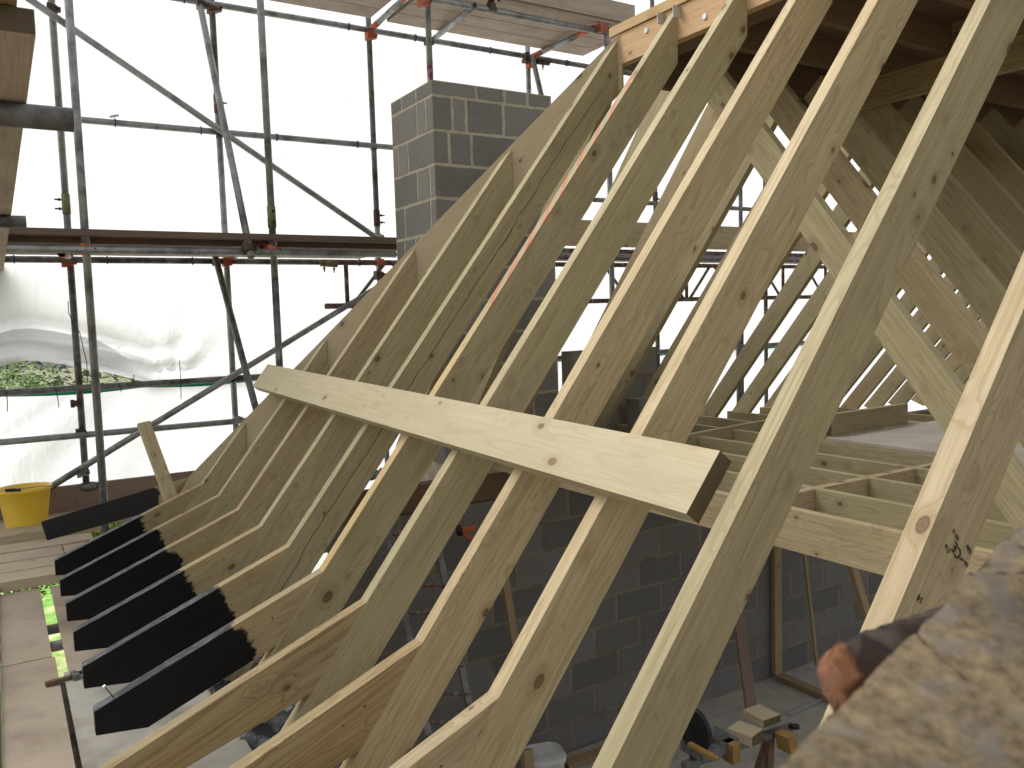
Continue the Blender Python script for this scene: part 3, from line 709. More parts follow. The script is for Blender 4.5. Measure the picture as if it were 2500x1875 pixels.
# braces
tb(P(60, -10, u=UO-.1), P(922, 582, u=UO-.1), 'long diagonal brace from the top left corner to the pole beside the chimney')
tb(P(118, 1192, u=UO-.1), P(970, 672, u=UO-.1), 'long diagonal brace rising from the bottom left to the walkway')
a = P(490, 20, u=UO-.12); b = P(613, 628, u=UI-.11); tb(a-(b-a).normalized()*.3, b, 'steep sloping brace with an open cut end at the middle walkway')
a = P(526, 628, u=UO-.12); b = P(626, 1002, u=UI+.1); tb(a, b+(b-a).normalized()*.5, 'steep sloping brace below the walkway, running behind the hip', M_GALVDK)
a = P(1300, 140, u=UO-.12); b = P(1322, 235, u=UO-.5); tb(a, b+(b-a).normalized()*.4, 'short brace disappearing behind the chimney top', M_GALVDK)
a = P(1150, 20, u=UI); b = P(1062, 92, u=UO-.1); tb(a+(a-b).normalized()*.1, b, 'plain grey transom under the top walkway beside the maroon stub')
def transom(a, b, label):
    root = thing('transom', label, 'transom', a, 'orange ended transoms')
    n = (b-a); e = n*.22
    tube('tube', a+e, b-e, R_, M_GALV, root); tube('orange_end', a, a+e, R_+.0015, M_CLAMPO, root); tube('orange_end', b-e, b, R_+.0015, M_CLAMPO, root)
    return root
transom(P(905, 72, u=UO), P(1010, -25, u=UI), 'orange painted transom at the top left of the chimney')
transom(P(1295, 140, u=UO), P(1450, 68, u=UI), 'transom with orange ends under the right of the top walkway')
transom(P(150, 618, u=UI+.05), P(170, 626, u=UO), 'short orange ended transom at the left of the middle walkway')
transom(P(640, 600, u=UI+.02), P(560, 627, u=UO), 'orange transom under the middle walkway beside the cut brace end')
# lattice beam
root = thing('lattice_beam', 'rusty lattice beam hanging under the middle walkway, from the chimney to the right', 'lattice beam', W(UO, 2.38, .14))
tube('top_chord', W(UO-.05, 2.38, ZL['lift']), W(UO-.05, 9.6, ZL['lift']), R_, M_RUST, root)
tube('bottom_chord', W(UO-.05, 2.42, .145), W(UO-.05, 9.6, .145), R_, M_RUST, root)
vv = 2.62; k = 0
while vv < 9.3:
    tube('upright', W(UO-.05, vv, .145), W(UO-.05, vv, ZL['lift']), .019, M_RUST, root, 12)
    tube('diagonal', W(UO-.05, vv+.05, .155), W(UO-.05, vv+.36, ZL['lift']-.01), .016, M_GALVDK, root, 12)
    if k > 0: tube('diagonal', W(UO-.05, vv-.05, .155), W(UO-.05, vv-.36, ZL['lift']-.01), .016, M_GALVDK, root, 12)
    vv += .80; k += 1
# walkway boards, middle lift
def sb(A, B, label, m=None, w=.225, h=.038, up=Vector((0, 0, 1)), group='scaffold boards', bow=0., parent=None):
    o = timber('scaffold_board', A, B, up, w, h, m or M_BOARD, bevel=.002, bow=bow)
    return tag(o, label, 'scaffold board', group)
ML = ['inner board of the middle walkway, its dark edge towards the roof', 'second board of the middle walkway', 'third board of the middle walkway', 'outer board of the middle walkway against the sheeting']
for k in range(4): sb(W(UI+.16+k*.235, -2.5, .585), W(UI+.16+k*.235, 2.72, .585), ML[k], M_BOARDDK if k == 0 else M_BOARD)
sb(W(UI+.03, -2.5, .624), W(UI+.03, 2.72, .624), 'extra board stacked on the inner edge of the middle walkway', M_BOARDDK)
ML2 = ['inner board of the middle walkway right of the chimney', 'second walkway board right of the chimney', 'third walkway board right of the chimney', 'outer walkway board right of the chimney']
for k in range(4): sb(W(UI+.16+k*.235, 3.5, .585), W(UI+.16+k*.235, 9.6, .585), ML2[k], M_BOARD if k else M_RUST)
sb(W(UI+.04, 4.2, .83), W(UI+.04, 9.6, .83), 'toe board on edge above the walkway, glimpsed between the rafters', M_RAF2, .038, .225)
# top walkway boards
TL = ['inner board of the top walkway at the upper edge', 'second board of the top walkway', 'third board of the top walkway', 'outermost board of the top walkway']
for k in range(4): sb(W(UI+.05+k*.235, 3.02+(.0 if k else .05), 2.585), W(UI+.05+k*.235, 5.1, 2.585), TL[k], M_BOARD)
TL = ['inner board of the top left walkway, just inside the top edge', 'outer board of the top left walkway']
for k in range(2): sb(W(UI+.5+k*.235, .5, 2.585), W(UI+.5+k*.235, 2.86, 2.585), TL[k], M_BOARD)
tag(timber('toe_board', W(UI-.02, 3.6, 2.72), W(UI-.02, 5.0, 2.72), Vector((0, 0, 1)), .038, .2, M_BOARD), 'toe board on edge along the inner side of the top walkway', 'toe board')
# bottom working platform, far end: boards across the view, z = -1.32
FLB = ['pale board under the yellow bucket, nearest the toe board', 'greyish board carrying the yellow bucket', 'pale board in front of the yellow bucket with a brown edge',
       'first slim board in front of the bucket stack', 'second slim board in front of the bucket stack', 'third slim board in front of the bucket stack', 'front edge board of the far end platform with a dark brown face']
for k, (uu, w_, zt, m_) in enumerate(((6.76, .22, -1.325, M_BOARDP), (6.52, .225, -1.325, M_BOARD), (6.27, .235, -1.295, M_PLANK), (6.0, .212, -1.34, M_BOARDP), (5.76, .212, -1.345, M_BOARDP), (5.52, .212, -1.345, M_BOARDP), (5.30, .2, -1.345, M_BOARDP))):
    sb(W(uu, -1.8, zt), W(uu, (1.6, 1.6, .52, .45, .62, .7, .62)[k], zt), FLB[k], m_, w_, .055 if k in (2, 6) else .038)
tag(timber('toe_board', W(6.87, -1.8, -1.135), W(6.87, 2.4, -1.135), Vector((0, 0, 1)), .038, .2, M_TOE), 'brown toe board standing behind the yellow bucket', 'toe board')
# near platform: plywood sheets running along the eaves, z = -1.40
def ply(v0, v1, u0, u1, z, m, label, h=.02):
    bm = bmesh.new(); boxbm(bm, v0, v1, u0, u1, z-h, z)
    return tag(fin('plywood_sheet', bm, m, Matrix.Identity(4), bevel=.0015), label, 'plywood sheet', 'plywood sheets on the platform')
gx = P(110, 1430, z=-1.40).x
ply(-.075, .115, 4.03, 5.16, -1.40, M_PLY, 'left plywood sheet beyond the dark joint, beside the green gap')
ply(-.075, .125, 2.2, 4.02, -1.40, M_PLY, 'left plywood sheet in the bottom left corner')
ply(.165, .615, 3.80, 5.16, -1.402, M_PLY, 'plywood sheet right of the green gap, under the far black feet')
ply(.145, .625, 2.3, 3.79, -1.395, M_PLYG, 'grey plywood sheet under the nearest black foot')
ply(.30, .66, 1.2, 2.28, -1.38, M_PLYG, 'grey plywood sheet at the bottom edge under the unpainted feet')
# underside supports crossing the gap
tb(W(4.62, -.5, -1.47), W(4.62, 1.0, -1.47), 'transom tube crossing the green gap under the plywood', M_GALVDK)
tb(W(4.36, -.5, -1.47), W(4.36, 1.0, -1.47), 'second transom tube crossing the green gap under the plywood', M_GALV)
tb(W(1.5, -.1, -1.396), W(5.3, -.1, -1.396), 'tube along the outer edge of the plywood at the left edge', M_GALVDK)
tb(W(1.5, .14, -1.50), W(3.9, .14, -1.50), 'tube below the narrow end of the green gap', M_GALVDK)
tb(W(1.5, -.165, -1.41), W(5.3, -.165, -1.41), 'second tube outside the plywood at the left edge', M_GALVDK)
# near upper lift at the top left, seen from below
A0 = W(1.50, -.03, .497)
sb(W(1.50, -.0275, .495), W(8.0, -.0275, .495), 'board of the upper lift at the left edge, its underside showing', M_BOARD, .225, .038)
sb(W(1.40, -.262, .495), W(8.0, -.262, .495), 'second board of the upper lift outside the left edge one', M_BOARD, .225, .038)
sb(W(1.45, -.05, .536), W(4.0, -.05, .536), 'short board lapped over the upper lift in the top left corner', M_BROWN, .225, .038)
sb(W(1.45, -.285, .536), W(4.0, -.285, .536), 'dark board lapped over the upper lift next to the corner', M_BROWN, .225, .038)
tb(W(1.95, -.9, .432), W(1.95, .166, .432), 'thick tube end poking out below the boards at the left edge', M_GALVDK)
tb(W(3.8, -.9, .432), W(3.8, .134, .432), 'smaller tube end at the left edge above the walkway', M_GALVDK)

# ---- couplers
def coupler(p, ax, label, m=None, s=1.0):
    s *= .86
    root = thing('coupler', label, 'coupler', p, 'scaffold couplers')
    other = Vector((0, 0, 1)) if abs(ax.z) < .5 else Vector((1, 0, 0))
    fr = frame(p, ax, other)
    bm = bmesh.new()
    # a barrel band round the tube plus a saddle block
    seg = 16
    for (x0, x1, r0) in ((-.026*s, .026*s, .031*s),):
        a = [bm.verts.new((x0, r0*math.cos(6.2832*i/seg), r0*math.sin(6.2832*i/seg))) for i in range(seg)]
        b = [bm.verts.new((x1, r0*math.cos(6.2832*i/seg), r0*math.sin(6.2832*i/seg))) for i in range(seg)]
        for i in range(seg): bm.faces.new((a[i], a[(i+1) % seg], b[(i+1) % seg], b[i]))
        bm.faces.new(a[::-1]); bm.faces.new(b)
    boxbm(bm, -.034*s, .034*s, -.042*s, -.012*s, -.033*s, .033*s)
    boxbm(bm, -.016*s, .016*s, .02*s, .05*s, -.02*s, .02*s)
    fin('clamp', bm, m or M_CLAMP, fr, root, bevel=.002)
    bm = bmesh.new()
    fr2 = frame(p+other*.04*s, ax.cross(other), ax)
    for i0, i1, rr in ((-.045*s, .05*s, .006*s), (.022*s, .034*s, .012*s)):
        a = [bm.verts.new((i0, rr*math.cos(6.2832*i/6), rr*math.sin(6.2832*i/6))) for i in range(6)]
        b = [bm.verts.new((i1, rr*math.cos(6.2832*i/6), rr*math.sin(6.2832*i/6))) for i in range(6)]
        for i in range(6): bm.faces.new((a[i], a[(i+1) % 6], b[(i+1) % 6], b[i]))
        bm.faces.new(a[::-1]); bm.faces.new(b)
    fin('bolt', bm, M_BLACKP, fr2, root)
    return root
X_, Y_, Z_ = Vector((1, 0, 0)), Vector((0, 1, 0)), Vector((0, 0, 1))
coupler(P(130, 22, u=UO-.05), Z_, 'brown coupler gripping the far left pole at the top diagonal', M_CLAMP, 1.1)
coupler(P(213, 608, u=UI-.03), Z_, 'orange and black coupler where the nearest pole meets the walkway', M_CLAMPO, 1.15)
coupler(P(167, 640, u=UO-.03), Z_, 'pale orange coupler on the far left pole under the walkway', M_CLAMPO, 1.25)
coupler(P(185, 985, u=UO-.03), Z_, 'dusty coupler on the far left pole at the dark guard tube', M_CLAMP, .95)
coupler(P(197, 1055, u=UO-.03), Z_, 'dark coupler on the far left pole at the lowest tube', M_CLAMP, .9)
coupler(P(202, 1154, u=UO-.03), Z_, 'grey coupler at the foot of the far left pole', M_GALV, 1.1)
coupler(P(522, 20, u=UO-.03), Z_, 'rusty box shaped coupler at the top edge, left of centre', M_RUST, 1.35)
coupler(P(494, 12, u=UO-.1), Z_, 'black coupler at the head of the steep brace', M_CLAMP, 1.1)
coupler(P(539, 328, u=UO-.06), Z_, 'small dark coupler at the middle ledger behind the steep brace', M_CLAMP, .9)
coupler(P(608, 606, u=UI-.09), (P(613, 628, u=UI-.11)-P(490, 20, u=UO-.12)).normalized(), 'black coupler holding the cut end of the steep brace', M_CLAMP, 1.1)
coupler(P(667, 610, u=UI-.03), Z_, 'orange coupler where the pole left of the chimney meets the walkway', M_CLAMPO, 1.15)
coupler(P(557, 640, u=UO-.05), Z_, 'orange coupler below the walkway at the thin upright pole', M_CLAMPO, 1.2)
coupler(P(531, 640, u=UO-.1), Z_, 'rusty coupler at the head of the lower steep brace', M_CLAMP, 1.0)
coupler(P(905, 88, u=UO-.04), Z_, 'orange coupler on the pole left of the chimney at the top ledger', M_CLAMPO, 1.2)
coupler(P(915, 358, u=UO-.04), Z_, 'small black coupler at the right end of the middle ledger', M_CLAMP, .9)
coupler(P(925, 577, u=UO-.06), Z_, 'grey swivel coupler at the foot of the top diagonal', M_GALV, .95)
coupler(P(930, 640, u=UO-.06), Z_, 'bright orange coupler under the walkway beside the chimney', M_CLAMPO, 1.2)
coupler(P(928, 672, u=UO-.12), Z_, 'dark swivel coupler below the bright orange one beside the chimney', M_CLAMP, 1.3)
coupler(P(572, 925, u=UO-.05), Z_, 'grey coupler on the thin pole at the dark guard tube', M_CLAMP, .9)
coupler(P(580, 1022, u=UO-.05), Z_, 'grey coupler on the thin pole at the lowest tube', M_GALV, .9)
coupler(P(1047, 98, u=UO-.05), X_, 'brown coupler behind the pale pole at the top ledger', M_CLAMP, 1.2)
coupler(P(1285, 142, u=UO-.05), X_, 'dark coupler on the top ledger at the right end transom', M_CLAMP, 1.2)
coupler(P(1297, 158, u=UO-.03), Z_, 'orange coupler on the top ledger above the chimney', M_CLAMPO, 1.15)
coupler(P(1199, 15, u=UI), X_, 'rusty coupler hanging from the inner tube of the top walkway', M_CLAMP, 1.2)
coupler(P(1472, 70, u=UI-.03), Z_, 'orange coupler on the pole beside the ridge end', M_CLAMPO, 1.3)
coupler(P(1035, 5, u=UI), Z_, 'orange coupler at the end of the top walkway by the pale pole', M_CLAMPO, 1.2)
# sleeves
def sleeve(A, B, m, label, bolts, side):
    root = thing('sleeve_coupler', label, 'coupler', A)
    tube('sleeve', A, B, R_+.005, m, root)
    for t in bolts:
        c = A.lerp(B, t); tube('bolt', c, c+side*.075, .006, M_BLACKP, root, 8, False); tube('bolt', c+side*.036, c+side*.05, .011, M_BLACKP, root, 6, False)
    return root
def at_pole(px, py0, py1, u):
    a = P(px, py0, u=u); b = P(px, py1, u=u); return a, b
a, b = at_pole(154, 474, 522, UO); a.x = b.x = q1.x; sleeve(a, b, M_OLIVE, 'olive sleeve with two bolts joining the far left pole', (.28, .75), -X_)
a, b = at_pole(663, 504, 556, UI); a.x = b.x = P3.x; sleeve(a, b, M_OLIVE, 'boxy sleeve with two bolts on the pole left of the chimney', (.25, .75), -Y_)
a, b = at_pole(916, 514, 552, UO); a.x = b.x = q3.x; sleeve(a, b, M_CLAMP, 'brown sleeve joining the pole beside the chimney', (.3, .75), X_)
a, b = at_pole(530, 232, 276, UO); a.x = b.x = q2.x; sleeve(a, b, M_RUST, 'brown sleeve on the thin pole behind the steep brace', (.4,), X_)
a, b = at_pole(1600, 470, 500, UO); q = P(1600, 500, u=UO); a.x = b.x = q.x; sleeve(a, b, M_CLAMP, 'dark sleeve on the pole glimpsed between the rafters', (.5,), X_)
sleeve(P(783, 642, u=UO-.05), P(823, 645, u=UO-.05), M_OLIVE, 'olive sleeve joining the outer ledger to the lattice beam', (.2, .8), -Z_)
sleeve(P(1310, 149, u=UO-.05), P(1340, 153, u=UO-.05), M_CLAMP, 'brown sleeve joining the top ledger', (.5,), -Z_)
# base disc of far left pole
bm = bmesh.new()
rs = [(.0, .0), (.05, .0), (.075, .02), (.08, .04), (.05, .055), (.03, .055)]
rings = [[bm.verts.new((r*math.cos(6.2832*i/20), r*math.sin(6.2832*i/20), z-.04)) for i in range(20)] for r, z in rs[1:]]
for ra, rb_ in zip(rings, rings[1:]):
    for i in range(20): bm.faces.new((ra[i], ra[(i+1) % 20], rb_[(i+1) % 20], rb_[i]))
bm.faces.new(rings[0][::-1]); bm.faces.new(rings[-1])
tag(fin('pole_foot', bm, M_GALVDK, Matrix.Translation(W(UO-.06, q1.x+.01, -1.15)), smooth=True), 'round pole foot resting on the toe board', 'pole foot')
# ties: one mesh, copied
def ring_mesh(r, w):
    return [Vector((0, r*math.cos(6.2832*i/14), r*math.sin(6.2832*i/14)))for i in range(14)]
ties = [(450, 7, 'top', 'blue tie on the top ledger near the top edge'), (852, 75, 'top', 'blue tie on the top ledger left of the orange transom'), (1014, 100, 'top', 'blue tie on the top ledger beside the pale pole'),
        (1197, 130, 'top', 'blue tie on the top ledger above the chimney'), (1384, 160, 'top', 'blue tie on the top ledger near the ridge'),
        (281, 303, 'mid', 'leftmost blue tie on the middle ledger, with a white tag'), (491, 325, 'mid', 'blue tie on the middle ledger left of the steep brace'),
        (676, 336, 'mid', 'blue tie on the middle ledger right of the steep brace'), (873, 353, 'mid', 'blue tie on the middle ledger near the chimney'),
        (34, 632, 'lift', 'double blue tie at the left end of the outer ledger'), (262, 635, 'lift', 'blue tie on the outer ledger right of the nearest pole'),
        (470, 636, 'lift', 'blue tie on the outer ledger left of the lower steep brace'), (878, 643, 'lift', 'blue tie on the lattice beam beside the chimney')]
proto = None
for px, py, kz, lab in ties:
    p = P(px, py, u=UO-.05); p.z = ZL[kz]
    if proto is None:
        proto = path_tube('cable_tie', ring_mesh(R_+.004, 0), .0045, M_BLUE, closed=True, seg=6)
        o = proto; base = proto.location.copy()
    else:
        o = proto.copy(); C.objects.link(o)
    o.matrix_basis = Matrix.Translation(p+Vector((0, R_+.004, 0)))
    WM[o.name] = o.matrix_basis.copy()
    tag(o, lab, 'cable tie', 'blue ties on the ledgers')
    if 'white tag' in lab:
        o.name = 'tagged_tie'; WM[o.name] = o.matrix_basis.copy()
        timber('white_tag', P(268, 285, u=UO-.06), P(290, 281, u=UO-.06), W(-1, 0, .3), .018, .003, M_WHITEP, o)
        tube('tag_stem', P(279, 284, u=UO-.06), P(280, 300, u=UO-.06), .002, M_WHITEP, o, 6, False)
# loose strings hanging from the guard tube
strs = [((15, 955), (18, 1005), 'black string hanging from the guard tube at the left edge'), ((135, 948), (144, 995), 'black string hanging from the guard tube left of the two poles'),
        ((290, 938), (296, 958), 'short black string hanging right of the nearest pole'), ((438, 880), (442, 975), 'long black string crossing the guard tube'),
        ((326, 915), (326, 935), 'short black string holding the sheet hem above the guard tube')]
for a, b, lab in strs:
    pa, pb = P(*a, u=UO-.09), P(*b, u=UO-.09)
    tag(path_tube('string', [pa, pa.lerp(pb, .5)+Vector((.004, 0, 0)), pb], .003, M_BLACKP), lab, 'string', 'strings along the guard tube')
pts = [P(*q, u=UO-.06) for q in ((166, 735), (168, 765), (185, 800), (195, 812), (203, 850), (212, 885), (213, 935))]
tag(path_tube('string', pts, .003, M_BLACKP), 'thin black string slung between the two left poles', 'string')

# ---- white sheeting
ed = [(-30, 905), (0, 895), (40, 883), (80, 880), (130, 885), (240, 905), (330, 925), (370, 938), (430, 932), (520, 924), (640, 915)]
edp = [P(x, y, u=7.15) for x, y in ed]
def low_edge(x):
    if x <= edp[0].x: return edp[0].z-.05*(edp[0].x-x)
    for a, b in zip(edp, edp[1:]):
        if x <= b.x: t = (x-a.x)/(b.x-a.x); return a.z+(b.z-a.z)*t
    return edp[-1].z
def up_fn(x, z):
    h = z-low_edge(x)
    f = .05*noise.noise(Vector((x*.6, z*.5, 1)))+.02*noise.noise(Vector((x*2.3, z*1.4, 5)))
    w_ = max(0., 1-h/.42); s_ = max(0., min(1., (1.6-x)/.6))
    # gathered folds fanning out from the tie at x = 1.07
    ang = math.atan2(h+.02, 1.15-x)
    f += w_*s_*(.05*math.sin(h*34+1.2*math.sin(x*2.4)+.8*x)+.04*math.sin(h*61+x*3))
    f += .035*math.sin(ang*9)*math.exp(-abs(x-1.1)*1.4)*max(0, 1-h/.8)
    f -= .1*w_*s_
    return 7.19+f
sh = sheet_grid('sheeting', M_SHEET, -5, 13.5, 370, low_edge, 5.0, 110, up_fn)
tag(sh, 'white translucent sheeting filling the upper background behind the scaffold', 'sheeting')
# rolled hem of the upper sheet (loose belly of cloth above the hedge)
def hem(x, z):
    lo = low_edge(x); h = z-lo; s_ = max(0., min(1., (1.25-x)/.5))
    return 7.13+.02*(1-s_)+.035*math.sin(h*40+x*1.7+.7*math.sin(x*3))+.03*math.sin(h*23-x*1.1)
hx0, hx1 = -1.6, 1.2
tag(sheet_grid('sheet_fold', M_SHEETFOLD, hx0, hx1, 120, lambda x: low_edge(x)+.002, lambda x: low_edge(x)+.24*max(.05, min(1, (1.22-x)/.55)), 40, hem),
    'grey gathered belly of sheeting hanging over the view of the hedge', 'sheeting')
def lo_fn(x, z):
    d_ = ZL['guard']-z
    f = .05*noise.noise(Vector((x*.7, z*.6, 9)))+.018*noise.noise(Vector((x*3.0, z*2, 3)))
    f += .03*math.sin(x*3.1+d_*1.5)*math.exp(-d_*.9)+.02*math.sin((x-1.2)*9/(.4+d_))*min(1, d_*2)*math.exp(-d_*.5)*math.exp(-max(0, x-2.2)*1.5)
    return 7.12+f
tag(sheet_grid('lower_sheeting', M_SHEET, -5, 13.5, 300, lambda x: -1.5 if x < 1.1 else -3.6, lambda x: ZL['guard']-.012-.012*abs(math.sin(x*3.3)), 70, lo_fn), 'white sheeting hanging below the dark guard tube', 'sheeting')
tag(sheet_grid('green_hem', M_GREEN, -2.2, 9.5, 200, lambda x: ZL['guard']-.033-.02*abs(math.sin(x*3.3)), lambda x: ZL['guard']-.004, 3, lambda x, z: 7.0+.01*math.sin(x*8)), 'green hem strip under the dark guard tube', 'hem')

# ---- hedge and shrubs beyond the sheet
def foliage(name, label, cx, cy, cz, rx, ry, rz, n, cols, ls, seed):
    r = random.Random(seed); bm = bmesh.new()
    for i in range(n):
        th = r.uniform(0, 6.2832); ph = math.acos(r.uniform(-.2, 1)); rr = r.uniform(.72, 1.05)
        d_ = Vector((math.sin(ph)*math.cos(th), math.sin(ph)*math.sin(th), math.cos(ph)))
        k = 1+.22*noise.noise(d_*3+Vector((seed, 0, 0)))+.10*noise.noise(d_*9)
        p = Vector((cx+rx*d_.x*rr*k, cy+ry*d_.y*rr*k, cz+rz*d_.z*rr*k))
        nrm = (d_+Vector((r.uniform(-.8, .8), r.uniform(-.8, .8), r.uniform(-.3, .9)))).normalized()
        t1 = nrm.orthogonal().normalized(); t1.rotate(Matrix.Rotation(r.uniform(0, 6.28), 3, nrm)); t2 = nrm.cross(t1)
        s = ls*r.uniform(.6, 1.3)
        vs = [bm.verts.new(p+t1*s*a+t2*s*b+nrm*s*c) for a, b, c in ((-1, 0, 0), (0, -.45, .1), (1, 0, -.1), (0, .45, .1))]
        f = bm.faces.new(vs); f.material_index = 0 if r.random() < .6 else 1 if r.random() < .7 else 2
    return tag(fin(name, bm, cols, Matrix.Identity(4)), label, 'shrub')
def leaf(name, c, tr=.3):
    m, nt, b, out = mat(name); raw, co, rnd = objcoord(nt)
    g = nt.nodes.new('ShaderNodeNewGeometry')
    col = mixc(nt, g.outputs['Random Per Island'], tuple(x*.6 for x in c), tuple(min(1, x*1.35) for x in c))
    L(nt, col, b.inputs['Base Color']); b.inputs['Roughness'].default_value = .5
    tl = N(nt, 'ShaderNodeBsdfTranslucent'); L(nt, col, tl.inputs[0]); mx = N(nt, 'ShaderNodeMixShader'); mx.inputs[0].default_value = tr
    L(nt, b.outputs[0], mx.inputs[1]); L(nt, tl.outputs[0], mx.inputs[2]); L(nt, mx.outputs[0], out.inputs[0]); return m
G1, G2, G3 = leaf('leaf_green', (.17, .32, .06)), leaf('leaf_pale', (.33, .44, .15)), leaf('leaf_dark', (.05, .09, .03))
Y1, Y2 = leaf('leaf_lime', (.32, .42, .035)), leaf('leaf_lime_dark', (.16, .25, .03))
hu = 10.5
hc = P(80, 940, u=hu); foliage('hedge', 'dense pale green hedge seen at the left through the gap in the sheeting', hc.x-.35, hu, -2.4, 1.25, 1.0, 2.0, 26000, [G1, G2, G3], .026, 2)
hc2 = P(250, 940, u=hu); foliage('shrub', 'yellow green shrub seen between the two left poles through the gap', hc2.x+.15, hu+.1, -2.3, .62, .7, 1.62, 14000, [Y1, Y2, Y1], .026, 4)
foliage('shrub', 'pale shrub at the right end of the gap in the sheeting', hc2.x+1.15, hu+.3, -2.5, .7, .7, 1.62, 9000, [Y2, G2, G1], .028, 6)
foliage('hedge', 'dark hedge standing behind the pale one beyond the sheeting', hc.x+.3, hu+2.2, -2.6, 4.2, .9, 2.5, 9000, [G3, G1, G3], .07, 8)

# ---- yellow bucket
bp_ = W(6.52, .0, -1.324); bk = P(66, 1287, z=-1.324); bp_ = Vector((bk.x, bk.y+.02, -1.324))
root = thing('bucket', 'yellow plastic builders bucket standing on the boards', 'bucket', bp_)
def lathe(prof, seg=40, spout=None):
    bm = bmesh.new(); rings = []
    for r, z in prof:
        ring = []
        for i in range(seg):
            a = 6.2832*i/seg; rr = r
            if spout: rr = r*(1+spout(a, z))
            ring.append(bm.verts.new((rr*math.cos(a), rr*math.sin(a), z)))
        rings.append(ring)
    for ra, rb_ in zip(rings, rings[1:]):
        for i in range(seg): bm.faces.new((ra[i], ra[(i+1) % seg], rb_[(i+1) % seg], rb_[i]))
    return bm, rings
sp = lambda a, z: .09*math.exp(-((a-.5)/.28)**2)*max(0, (z-.14)/.13)
bm, rg = lathe([(.112, .012), (.116, .0), (.124, .0), (.126, .02), (.158, .252), (.168, .256), (.168, .272), (.158, .276), (.150, .27), (.122, .03)], 48, sp)
bm.faces.new(rg[-1]); bm.faces.new(rg[0][::-1])
fin('body', bm, M_YELLOW, Matrix.Translation(bp_), root, smooth=True)
hp = [bp_+Vector((-.165*math.cos(t)*1.0, -.165*math.cos(t)*0-.02-.16*math.sin(t), .265+.03*math.sin(t))) for t in [math.pi*i/16 for i in range(17)]]
path_tube('handle', hp, .003, M_GALV, root)
path_tube('handle_grip', [bp_+Vector((-.11+.03*i, -.165, .292-.002*i)) for i in range(4)], .011, M_BLACKP, root)
# plastic bag lump on the boards behind the second black foot
lumpy('paper_bag', 'crumpled white paper bag between the black feet', 'bag', W(5.42, .36, -1.345), W(5.85, .72, -1.345), 16, 16, .04, 9, M_WHITEP, .05)
tag(lumpy('rag', 'small black rag', 'rag', W(3.55, .40, -1.393), W(3.72, .5, -1.393), 8, 8, .01, 20, M_BLACKP, .02), 'small black rag lying on the plywood between the two nearest black feet', 'rag')
# hammer on the ply edge, nails
a = P(196, 1728, z=-1.385); b = P(142, 1741, z=-1.385)
root = thing('hammer', 'small hammer lying across the gap in the plywood at the bottom left', 'hammer', a)
timber('handle', W(3.69, .075, -1.381), W(3.70, .165, -1.379), Z_, .022, .016, M_DARK, root)
timber('head', W(3.672, .185, -1.372), W(3.728, .175, -1.372), Z_, .024, .022, M_GALVDK, root); tube('claw', W(3.70, .165, -1.38), W(3.705, .215, -1.378), .009, M_GALVDK, root, 8, False)
def screw(a, b, label):
    root = thing('screw', label, 'screw', b, 'long screws standing in the black feet')
    tube('shank', b, a, .0024, M_RUST, root, 8, False); tube('head', a, a+(a-b).normalized()*.003, .005, M_ZINC, root, 10, False)
screw(P(255, 1676, u=uof(6)-.0), P(285, 1712, u=uof(6)+.02), 'long screw standing in the top of the nearest black foot')
screw(P(150, 1329, u=uof(1)+.02), P(158, 1352, u=uof(1)+.02), 'thin screw standing in the top of the second black foot from the far end')

# ---- things in the room below
ZF = -3.3
p = P(1893, 1648, z=ZF+.05); 
tag(timber('stud_post', Vector((p.x+.045, p.y, ZF+.05)), Vector((p.x+.045, p.y, -1.03)), -Y_, .09, .045, M_STUD), 'brown timber post standing in the room in front of the dark wall', 'post')
tag(timber('sole_plate', Vector((p.x+.05, p.y, ZF+.05)), Vector((p.x+.05, p.y-2.4, ZF+.05)), Z_, .09, .045, M_STUD), 'brown sole plate on the room floor running from the foot of the post', 'sole plate')
a = P(2085, 1378, u=4.3); b = P(2140, 1560, u=4.0)
tag(timber('diagonal_prop', a+(a-b)*.2, b+(b-a)*2.0, -Y_, .09, .045, M_STUD), 'diagonal timber prop with a dark knot below the front joist', 'prop')
a = P(1966, 1350, u=4.8); b = P(1997, 1625, u=4.6)
tag(timber('batten', a+(a-b)*.15, b, -Y_, .03, .02, M_STUD), 'thin batten leaning on the dark wall behind the post', 'batten')
a = P(1806, 1510, u=4.4); b = P(1836, 1722, u=4.1)
tag(timber('leaning_board', a+(a-b)*.6, b+(b-a)*.15, -Y_, .12, .02, M_PINK), 'dull pink board leaning against the wall above the saw trestle', 'board')
a = P(1290, 1830, u=4.2); b = P(1300, 1960, u=4.1)
tag(timber('stud_post', a, b, -Y_, .07, .045, M_STUD), 'short timber post beside the white tub at the bottom edge', 'post')
a = P(1232, 1395, u=4.75); b = P(1258, 1560, u=4.65)
tag(timber('batten', a+(a-b)*.3, b+(b-a)*1.2, -Y_, .055, .02, M_STUD), 'batten leaning on the dark wall between two front rafters', 'batten')
a, b = P(1425, 1850, z=ZF), P(1750, 1730, z=ZF)
tag(timber('floor_batten', P(1380, 1862, z=ZF+.04), P(1560, 1800, z=ZF+.04), Z_, .09, .04, M_STUD), 'batten lying on the room floor along the foot of the wall', 'batten')
tag(timber('metal_track', P(1925, 1742, z=ZF+.02), P(2030, 1695, z=ZF+.02), Z_, .03, .012, M_ZINC), 'bright metal strip lying on the room floor', 'metal strip')
